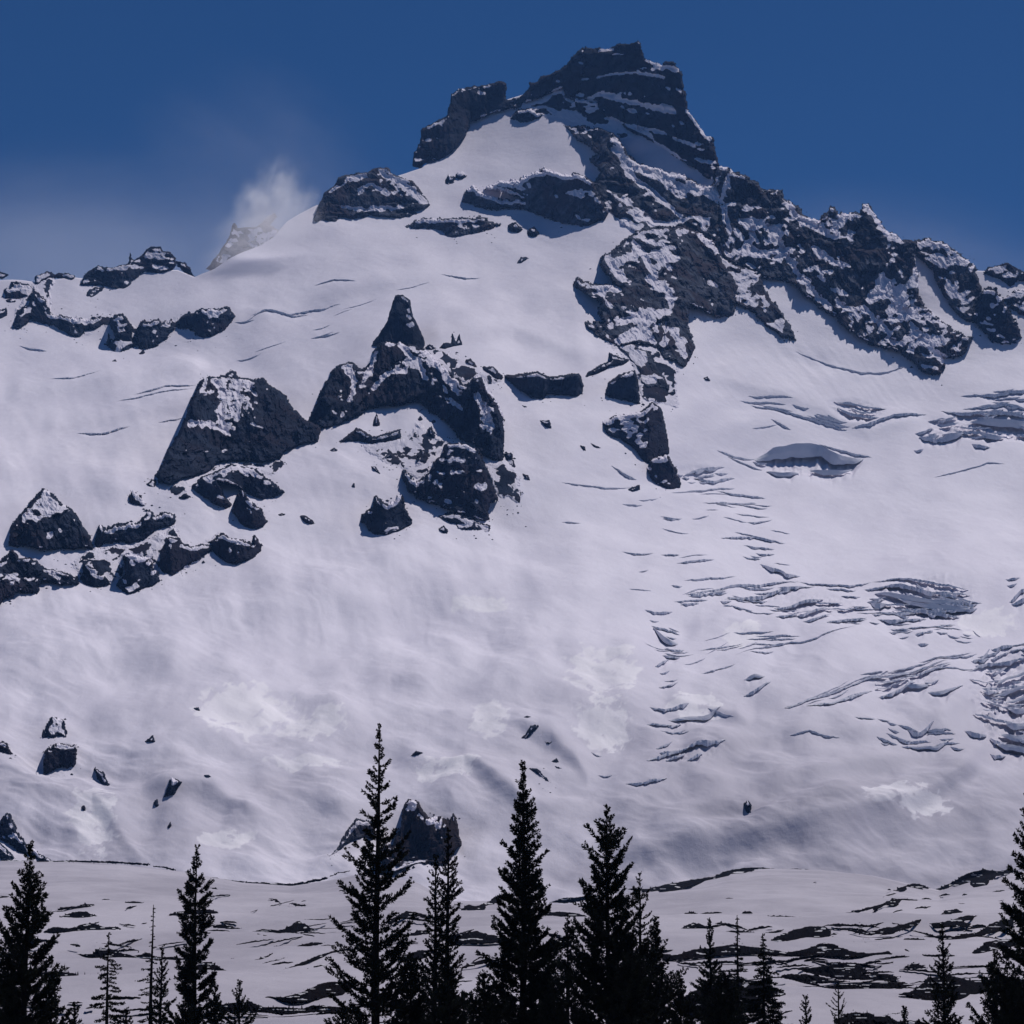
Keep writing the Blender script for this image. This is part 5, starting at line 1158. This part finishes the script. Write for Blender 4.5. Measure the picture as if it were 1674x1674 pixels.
def conifer(label, u, vtop, Yd, prof, style='pine', gap=0.34, per=4, seed=1, rad=0.10, dens=56, lean=0.0, bare=0.0, vbase=None, name='conifer_tree', twig=1.0):
    """prof: [(v, half width px), ...] outline measured in the picture, turned into metres at the tree's own distance"""
    rng = np.random.default_rng(seed)
    if vtop > 1340 and rad < 0.15 and bare == 0: rad *= 1.3; per += 1
    pxm = Yd / FPX
    x0, _, ztop = pix2world(u, vtop, Yd)
    zb = float(meadow_z(np.array([x0]), np.array([float(Yd)]))[0])
    H = ztop - zb
    root = link(name, None, label, 'tree', 'conifers in front of the mountain')
    root.location = (x0, Yd, zb)
    # trunk
    m = 16
    hh = np.linspace(-0.3, H, m)
    wob = 0.012 * H
    px = lean * hh + wob * 0.5 * np.sin(hh / H * 5 + seed) * (1 - hh / H)
    py = wob * 0.5 * np.cos(hh / H * 4 + seed * 2) * (1 - hh / H)
    px -= px[-1]; py -= py[-1]
    rb = 0.011 * H + 0.035
    rr = rb * (1 - np.clip(hh / H, 0, 1)) ** 0.85 + 0.014
    g = Geo(); v, q = tube(np.stack([px, py, hh], 1), rr, 8); g.addq(v, q)
    top_r = rr
    pv = np.array([p[0] for p in prof], float); pw = np.array([p[1] for p in prof], float)
    dep = (pv - vtop) * pxm; wid = pw * pxm
    fol = Geo(); wood = g
    h = H - 0.12; az = rng.random() * 6.28
    # leader shoot
    brush(fol, np.array([[px[-1], py[-1], H - 0.75], [px[-1], py[-1], H + 0.02]]), rad * 0.8, dens * 1.3, rng, 0.03)
    hmin = max(0.5, 0.06 * H)
    while h > hmin:
        t = H - h
        w = float(np.interp(t, dep, wid)) if t > dep[0] else float(wid[0] * t / max(dep[0], 0.1))
        nb = per if t > 1.2 else 3
        for b in range(nb):
            az += 2.399 + 0.5 * rng.normal()
            if rng.random() < bare: continue
            hb = h + gap * (rng.random() - 0.5) * 0.9
            tt_ = float(np.clip(hb / H, 0, 1))
            cx = float(np.interp(hb, hh, px)); cy = float(np.interp(hb, hh, py))
            L = max(0.14, w * (0.43 + 0.57 * rng.random()))
            if rng.random() < 0.12: L *= 1.3
            o = np.array([math.cos(az), math.sin(az), 0.0])
            s = np.linspace(0, 1, 7)
            if style == 'pine':      # leaves the trunk level and sweeps up at the tip
                dip = -0.12 - 0.2 * rng.random(); up = 0.62 + 0.4 * rng.random()
                if t < 2.0: up += 0.3
                zc = L * (dip * s + up * s ** 1.9)
            elif style == 'tuft':
                up = 0.75 + 0.5 * rng.random()
                zc = L * (-0.25 * s + up * s ** 1.7)
            else:                    # fir: drooping, tip level
                zc = L * (-0.38 * s + 0.22 * s ** 2 + 0.10 * rng.normal() * s)
            bend = 0.18 * L * rng.normal()
            pr = np.array([-o[1], o[0], 0])
            path = np.array([cx, cy, hb]) + o * (L * s)[:, None] * 0.96 + pr * (bend * s ** 2)[:, None]
            path[:, 2] = hb + zc
            br = 0.010 + 0.012 * L
            v, q = tube(path[::2], (br * (1 - 0.8 * s) + 0.004)[::2], 3); wood.addq(v, q)
            st = 0.0 if L < 0.7 else 0.22
            k0 = int(st * 6)
            brush(fol, path[k0:], rad * (0.85 + 0.5 * rng.random()) * min(1.0, 0.55 + 0.5 * L), dens, rng, 0.05)
            if L > 0.55:
                ns = int(min(9, (1 + L * 4.0) * twig * min(1.0, 0.35 + t / 9)))
                for sgi in range(ns):
                    f = 0.28 + 0.66 * rng.random()
                    p0 = path[0] + (path[-1] - path[0]) * f
                    p0[2] = np.interp(f, s, path[:, 2]); p0[0] = np.interp(f, s, path[:, 0]); p0[1] = np.interp(f, s, path[:, 1])
                    sl = L * (0.18 + 0.24 * rng.random()) * (1.15 - 0.5 * f)
                    sl = min(sl, 0.75)
                    sd_ = 1 if sgi % 2 else -1
                    dr = o * (0.55 + 0.3 * rng.random()) + pr * sd_ * (0.5 + 0.4 * rng.random())
                    upk = 0.55 if style != 'fir' else -0.1
                    ss = np.linspace(0, 1, 4)
                    pp = p0 + dr * (sl * ss)[:, None]
                    pp[:, 2] += sl * upk * (ss ** 1.6) + sl * 0.12 * rng.normal() * ss
                    brush(fol, pp, rad * (0.8 + 0.45 * rng.random()), dens * 0.9, rng, 0.048)
        h -= gap * (0.8 + 0.4 * rng.random()) * (1.0 if t > 1.0 else 0.62)
    link('trunk', wood.mesh('trunk', M_BARK), parent=root)
    link('crown', fol.mesh('crown', M_NEEDLE), parent=root)
    return root

TREES = [
 ('tallest conifer, bristling spire in front of the domed crag',620,1190,130,[(1230,12),(1290,28),(1350,34),(1400,55),(1450,62),(1520,74),(1600,88),(1680,95)],dict(gap=.42,per=4,seed=3,rad=.17,dens=58,twig=.75)),
 ('second tall conifer, dense dark crown right of the domed crag',855,1247,138,[(1280,10),(1330,24),(1390,32),(1440,42),(1500,54),(1560,62),(1620,80),(1690,88)],dict(gap=.30,per=6,seed=5,rad=.19,dens=56,twig=1.0)),
 ('third tall conifer with a full rounded tip',992,1318,128,[(1345,16),(1380,32),(1420,36),(1460,44),(1510,56),(1560,70),(1640,92),(1690,98)],dict(gap=.31,per=6,seed=7,rad=.18,dens=56,twig=.9,style='tuft')),
 ('big bushy conifer at the left edge of the picture',50,1378,112,[(1400,8),(1430,20),(1470,36),(1500,46),(1540,54),(1600,62),(1660,72)],dict(gap=.34,per=5,seed=9,rad=.19,dens=58,style='tuft',twig=.8)),
 ('tall conifer cut by the right edge of the picture',1680,1300,118,[(1340,18),(1400,34),(1450,44),(1500,56),(1560,70),(1620,86),(1690,96)],dict(gap=.36,per=5,seed=11,rad=.18,dens=56,twig=.9)),
 ('tufted conifer with separate foliage clumps and bare trunk gaps',322,1387,150,[(1415,12),(1440,18),(1470,36),(1500,30),(1560,40),(1620,44),(1680,50)],dict(gap=.5,per=5,seed=13,rad=.22,dens=66,style='tuft',twig=1.0)),
 ('taller of the twin thin trunks right of the tallest conifer',733,1355,142,[(1380,8),(1420,20),(1460,26),(1520,26),(1580,30),(1660,44)],dict(gap=.36,per=4,seed=15,rad=.10,style='tuft',twig=.8)),
 ('shorter of the twin thin trunks right of the tallest conifer',712,1398,140,[(1430,12),(1480,22),(1540,28),(1600,40),(1680,56)],dict(gap=.34,per=4,seed=17,rad=.10,style='tuft',twig=.9)),
 ('small drooping fir with tiered branches near the left edge',178,1525,165,[(1545,8),(1570,20),(1600,26),(1640,34),(1690,42)],dict(gap=.42,per=4,seed=19,rad=.11,style='fir')),
 ('very thin spire tree left of the tufted conifer',251,1480,168,[(1510,5),(1550,8),(1590,20),(1640,26),(1690,32)],dict(gap=.36,per=4,seed=21,rad=.085,style='fir',bare=.2)),
 ('slim conifer between the thin spire and the tufted conifer',265,1548,160,[(1570,8),(1600,16),(1650,22),(1690,28)],dict(gap=.32,per=4,seed=23,rad=.10)),
 ('smallest fir standing on the black bank left of the tallest conifer',392,1603,170,[(1618,8),(1640,14),(1665,26),(1700,34)],dict(gap=.30,per=4,seed=25,rad=.11)),
 ('thin see-through conifer behind the right of the third tall conifer',1046,1428,150,[(1450,14),(1500,24),(1550,28),(1620,36),(1690,46)],dict(gap=.46,per=4,seed=27,rad=.10,bare=.15)),
 ('bushy young fir right of the third tall conifer',1072,1500,135,[(1520,10),(1550,16),(1580,24),(1620,36),(1680,52)],dict(gap=.22,per=5,seed=29,rad=.12)),
 ('narrow fir, left of the group of three on the right meadow',1160,1501,178,[(1520,6),(1550,9),(1585,22),(1620,32),(1680,48)],dict(gap=.27,per=5,seed=31,rad=.11)),
 ('bare tipped spire in the middle of the group of three firs',1205,1497,182,[(1530,5),(1560,9),(1590,22),(1630,26),(1690,36)],dict(gap=.34,per=4,seed=33,rad=.10,style='fir')),
 ('bushy fir, right of the group of three on the right meadow',1247,1527,172,[(1550,12),(1580,20),(1610,34),(1640,48),(1690,62)],dict(gap=.25,per=5,seed=35,rad=.12,style='fir')),
 ('tiny fir alone at the bottom right of the group of three',1317,1629,160,[(1645,8),(1665,12),(1700,16)],dict(gap=.24,per=4,seed=37,rad=.10)),
 ('sparse sapling with bare upswept branches on the right meadow',1370,1604,150,[(1625,12),(1650,22),(1700,26)],dict(gap=.34,per=3,seed=39,rad=.07,style='tuft',bare=.2,twig=.6)),
 ('right fir rising from the massive black bank',1540,1512,150,[(1535,6),(1560,16),(1590,20),(1620,28),(1660,36),(1700,42)],dict(gap=.32,per=4,seed=41,rad=.11)),
 ('tiny pointed tip at the bottom left of the right fir',1478,1645,160,[(1655,5),(1680,10),(1710,18)],dict(gap=.24,per=4,seed=43,rad=.10)),
 ('shorter dark conifer in front of the rightmost tree',1626,1556,128,[(1575,12),(1600,26),(1640,36),(1690,48)],dict(gap=.27,per=4,seed=45,rad=.12,style='tuft')),
 ('young conifer at the right foot of the left edge tree',86,1592,128,[(1610,10),(1640,20),(1690,30)],dict(gap=.27,per=4,seed=47,rad=.12,style='tuft')),
 ('small conifer between the left edge tree and the drooping fir',122,1640,128,[(1652,8),(1675,16),(1700,22)],dict(gap=.25,per=4,seed=49,rad=.11,style='tuft')),
 ('little fir at the bottom right of the drooping fir',207,1648,150,[(1660,8),(1690,16),(1710,20)],dict(gap=.25,per=4,seed=51,rad=.10)),
 ('young conifer at the right foot of the tufted conifer',352,1608,140,[(1625,10),(1650,18),(1690,28)],dict(gap=.27,per=4,seed=53,rad=.11)),
 ('bushy conifer at the left foot of the second tall conifer',792,1590,126,[(1605,16),(1630,26),(1660,40),(1700,50)],dict(gap=.25,per=4,seed=55,rad=.13,style='tuft')),
 ('dense young conifer between tallest and twin trunks',672,1560,125,[(1580,14),(1610,26),(1650,38),(1700,46)],dict(gap=.23,per=5,seed=57,rad=.13)),
 ('dense young conifer left of the third tall conifer foot',928,1498,140,[(1520,8),(1560,18),(1600,26),(1660,36)],dict(gap=.36,per=4,seed=59,rad=.10,style='tuft',twig=.8)),
 ('low dense conifer at the bottom between second and third tall conifers',905,1598,124,[(1612,12),(1640,20),(1690,34)],dict(gap=.25,per=4,seed=61,rad=.12)),
 ('low dense conifer at the bottom right of the bushy young fir',1112,1600,130,[(1615,12),(1640,22),(1690,34)],dict(gap=.24,per=5,seed=63,rad=.12)),
 ('low dense conifer in front of the third tall conifer',1030,1560,122,[(1580,18),(1620,36),(1690,56)],dict(gap=.22,per=5,seed=65,rad=.13)),
 ('low dense conifer under the narrow fir at the bottom',1185,1590,140,[(1605,14),(1640,28),(1690,44)],dict(gap=.22,per=5,seed=67,rad=.13)),
 ('stunted conifer at the bottom left of the tallest conifer',560,1640,122,[(1650,10),(1690,26),(1710,30)],dict(gap=.25,per=4,seed=69,rad=.12)),
 ('low dark conifer at the bottom of the left edge tree',15,1560,118,[(1580,14),(1620,26),(1690,42)],dict(gap=.25,per=4,seed=71,rad=.12)),
 ('low dark conifer at the bottom right corner',1660,1600,115,[(1615,16),(1650,30),(1700,46)],dict(gap=.23,per=5,seed=73,rad=.13)),
 ('low dark conifer under the twin trunks',735,1585,122,[(1600,14),(1640,32),(1700,46)],dict(gap=.23,per=5,seed=75,rad=.13)),
 ('low dark conifer under the tufted conifer',300,1640,130,[(1650,12),(1680,26),(1710,36)],dict(gap=.24,per=5,seed=77,rad=.12)),
]
for (lab, u, vt, Yd, pr, kw) in TREES:
    conifer(lab, u, vt, Yd, pr, **kw)

# ------------------------------------------------------------------ blown snow, cloud, haze
def volume_mat(name, color, dens, noise_scale, aniso=0.2, thresh=(0.35, 0.75), wind=(1, 1, 1), swirl=1.5):
    m = bpy.data.materials.new(name); m.use_nodes = True
    nt = m.node_tree; nt.nodes.clear()
    out = nt.nodes.new('ShaderNodeOutputMaterial')
    pv = nt.nodes.new('ShaderNodeVolumePrincipled')
    pv.inputs['Color'].default_value = color + (1.0,)
    pv.inputs['Anisotropy'].default_value = aniso
    nt.links.new(pv.outputs[0], out.inputs['Volume'])
    if noise_scale is None:
        pv.inputs['Density'].default_value = dens
        return m
    tc = N(nt, 'ShaderNodeTexCoord')
    ln = N(nt, 'ShaderNodeVectorMath', operation='LENGTH')
    wn1 = noise_node(nt, 1.1, 5, 0.65, tc.outputs['Object'])
    sb = N(nt, 'ShaderNodeVectorMath', operation='SUBTRACT'); sb.inputs[1].default_value = (0.5, 0.5, 0.5)
    nt.links.new(wn1.outputs['Color'], sb.inputs[0])
    sc = N(nt, 'ShaderNodeVectorMath', operation='SCALE'); sc.inputs['Scale'].default_value = swirl
    nt.links.new(sb.outputs[0], sc.inputs[0])
    ad = N(nt, 'ShaderNodeVectorMath', operation='ADD')
    nt.links.new(tc.outputs['Object'], ad.inputs[0]); nt.links.new(sc.outputs[0], ad.inputs[1])
    nt.links.new(ad.outputs[0], ln.inputs[0])
    edge = N(nt, 'ShaderNodeVectorMath', operation='LENGTH'); nt.links.new(tc.outputs['Object'], edge.inputs[0])
    fall = math_node(nt, 'MULTIPLY', mapr(nt, ln.outputs['Value'], 0.1, 0.95, 1.0, 0.0), mapr(nt, edge.outputs['Value'], 0.6, 0.98, 1.0, 0.0))
    mp = N(nt, 'ShaderNodeMapping'); mp.inputs['Scale'].default_value = wind
    nt.links.new(tc.outputs['Object'], mp.inputs['Vector'])
    n = noise_node(nt, noise_scale, 4, 0.6, mp.outputs[0])
    f = math_node(nt, 'MULTIPLY', math_node(nt, 'MULTIPLY', fall, fall), mapr(nt, n.outputs[0], thresh[0], thresh[1]))
    d = math_node(nt, 'MULTIPLY', f, dens)
    nt.links.new(d, pv.inputs['Density'])
    return m

def blob(name, label, cat, u, v, Yd, ru, rv, ry, mat, rot=0.0, seed=1):
    pxm = Yd / FPX
    x, y, z = pix2world(float(u), float(v), float(Yd))
    nu_, nv_ = 28, 16
    vv = []; qq = []
    for j in range(nv_ + 1):
        ph = math.pi * j / nv_
        for i in range(nu_):
            th = 2 * math.pi * i / nu_
            vv.append((math.sin(ph) * math.cos(th), math.sin(ph) * math.sin(th), math.cos(ph)))
    for j in range(nv_):
        for i in range(nu_):
            qq.append((j * nu_ + i, (j + 1) * nu_ + i, (j + 1) * nu_ + (i + 1) % nu_, j * nu_ + (i + 1) % nu_))
    me = make_mesh(name, np.array(vv), quads=np.array(qq), mat=mat)
    o = link(name, me, label, cat, kind='stuff')
    o.location = (x, y, z); o.scale = (ru * pxm, ry, rv * pxm); o.rotation_euler = (0, rot, 0)
    return o
WHITE = (0.97, 0.97, 1.0)
blob('blown_snow', 'white plume of wind blown snow rising above the ridge', 'blown snow', 452, 330, 4020, 105, 120, 70, volume_mat('plume', WHITE, 0.05, 1.9, 0.6, (0.36, 0.70), (1, 1, 0.7), 1.5), rot=0.3)
blob('blown_snow', 'thin veil of blown snow over the pale reddish spur', 'blown snow', 425, 380, 3800, 175, 78, 60, volume_mat('veil', WHITE, 0.024, 1.5, 0.6, (0.2, 0.7)), rot=-0.5)
blob('cloud', 'pale haze of cloud low behind the left ridge', 'cloud', 120, 470, 9000, 800, 340, 900, volume_mat('left_cloud', (0.82, 0.87, 1.0), 0.0016, 1.2, 0.6, (-0.1, 1.0), (1, 1, 1.4), 0.9), rot=-0.12)
blob('cloud', 'faint wisp of cloud in the sky left of the summit tower', 'cloud', 470, 270, 9000, 420, 230, 600, volume_mat('wisp', (0.86, 0.88, 1.0), 0.0004, 1.6, 0.6, (0.2, 0.8), (1, 1, 1), 1.4), rot=0.5)
blob('cloud', 'faint haze of cloud behind the right ridge', 'cloud', 1500, 440, 9000, 620, 190, 700, volume_mat('right_cloud', (0.86, 0.88, 1.0), 0.0005, 1.4, 0.6, (0.0, 0.9), (1, 1, 1.3), 1.0), rot=0.15)

HAZE = 0.000022
hz = [(-4200, -620, -7.0), (4200, -620, -7.0), (4200, 6300, -7.0), (-4200, 6300, -7.0), (-4200, -620, 1780.0), (4200, -620, 1780.0), (4200, 6300, 1780.0), (-4200, 6300, 1780.0)]
me = make_mesh('haze', np.array(hz), quads=np.array([(0,3,2,1),(4,5,6,7),(0,1,5,4),(1,2,6,5),(2,3,7,6),(3,0,4,7)]), mat=volume_mat('haze_air', (0.22, 0.48, 1.0), HAZE, None, 0.0), smooth=False)
link('haze', me, 'thin blue air between the viewer and the mountain', 'haze', kind='stuff')
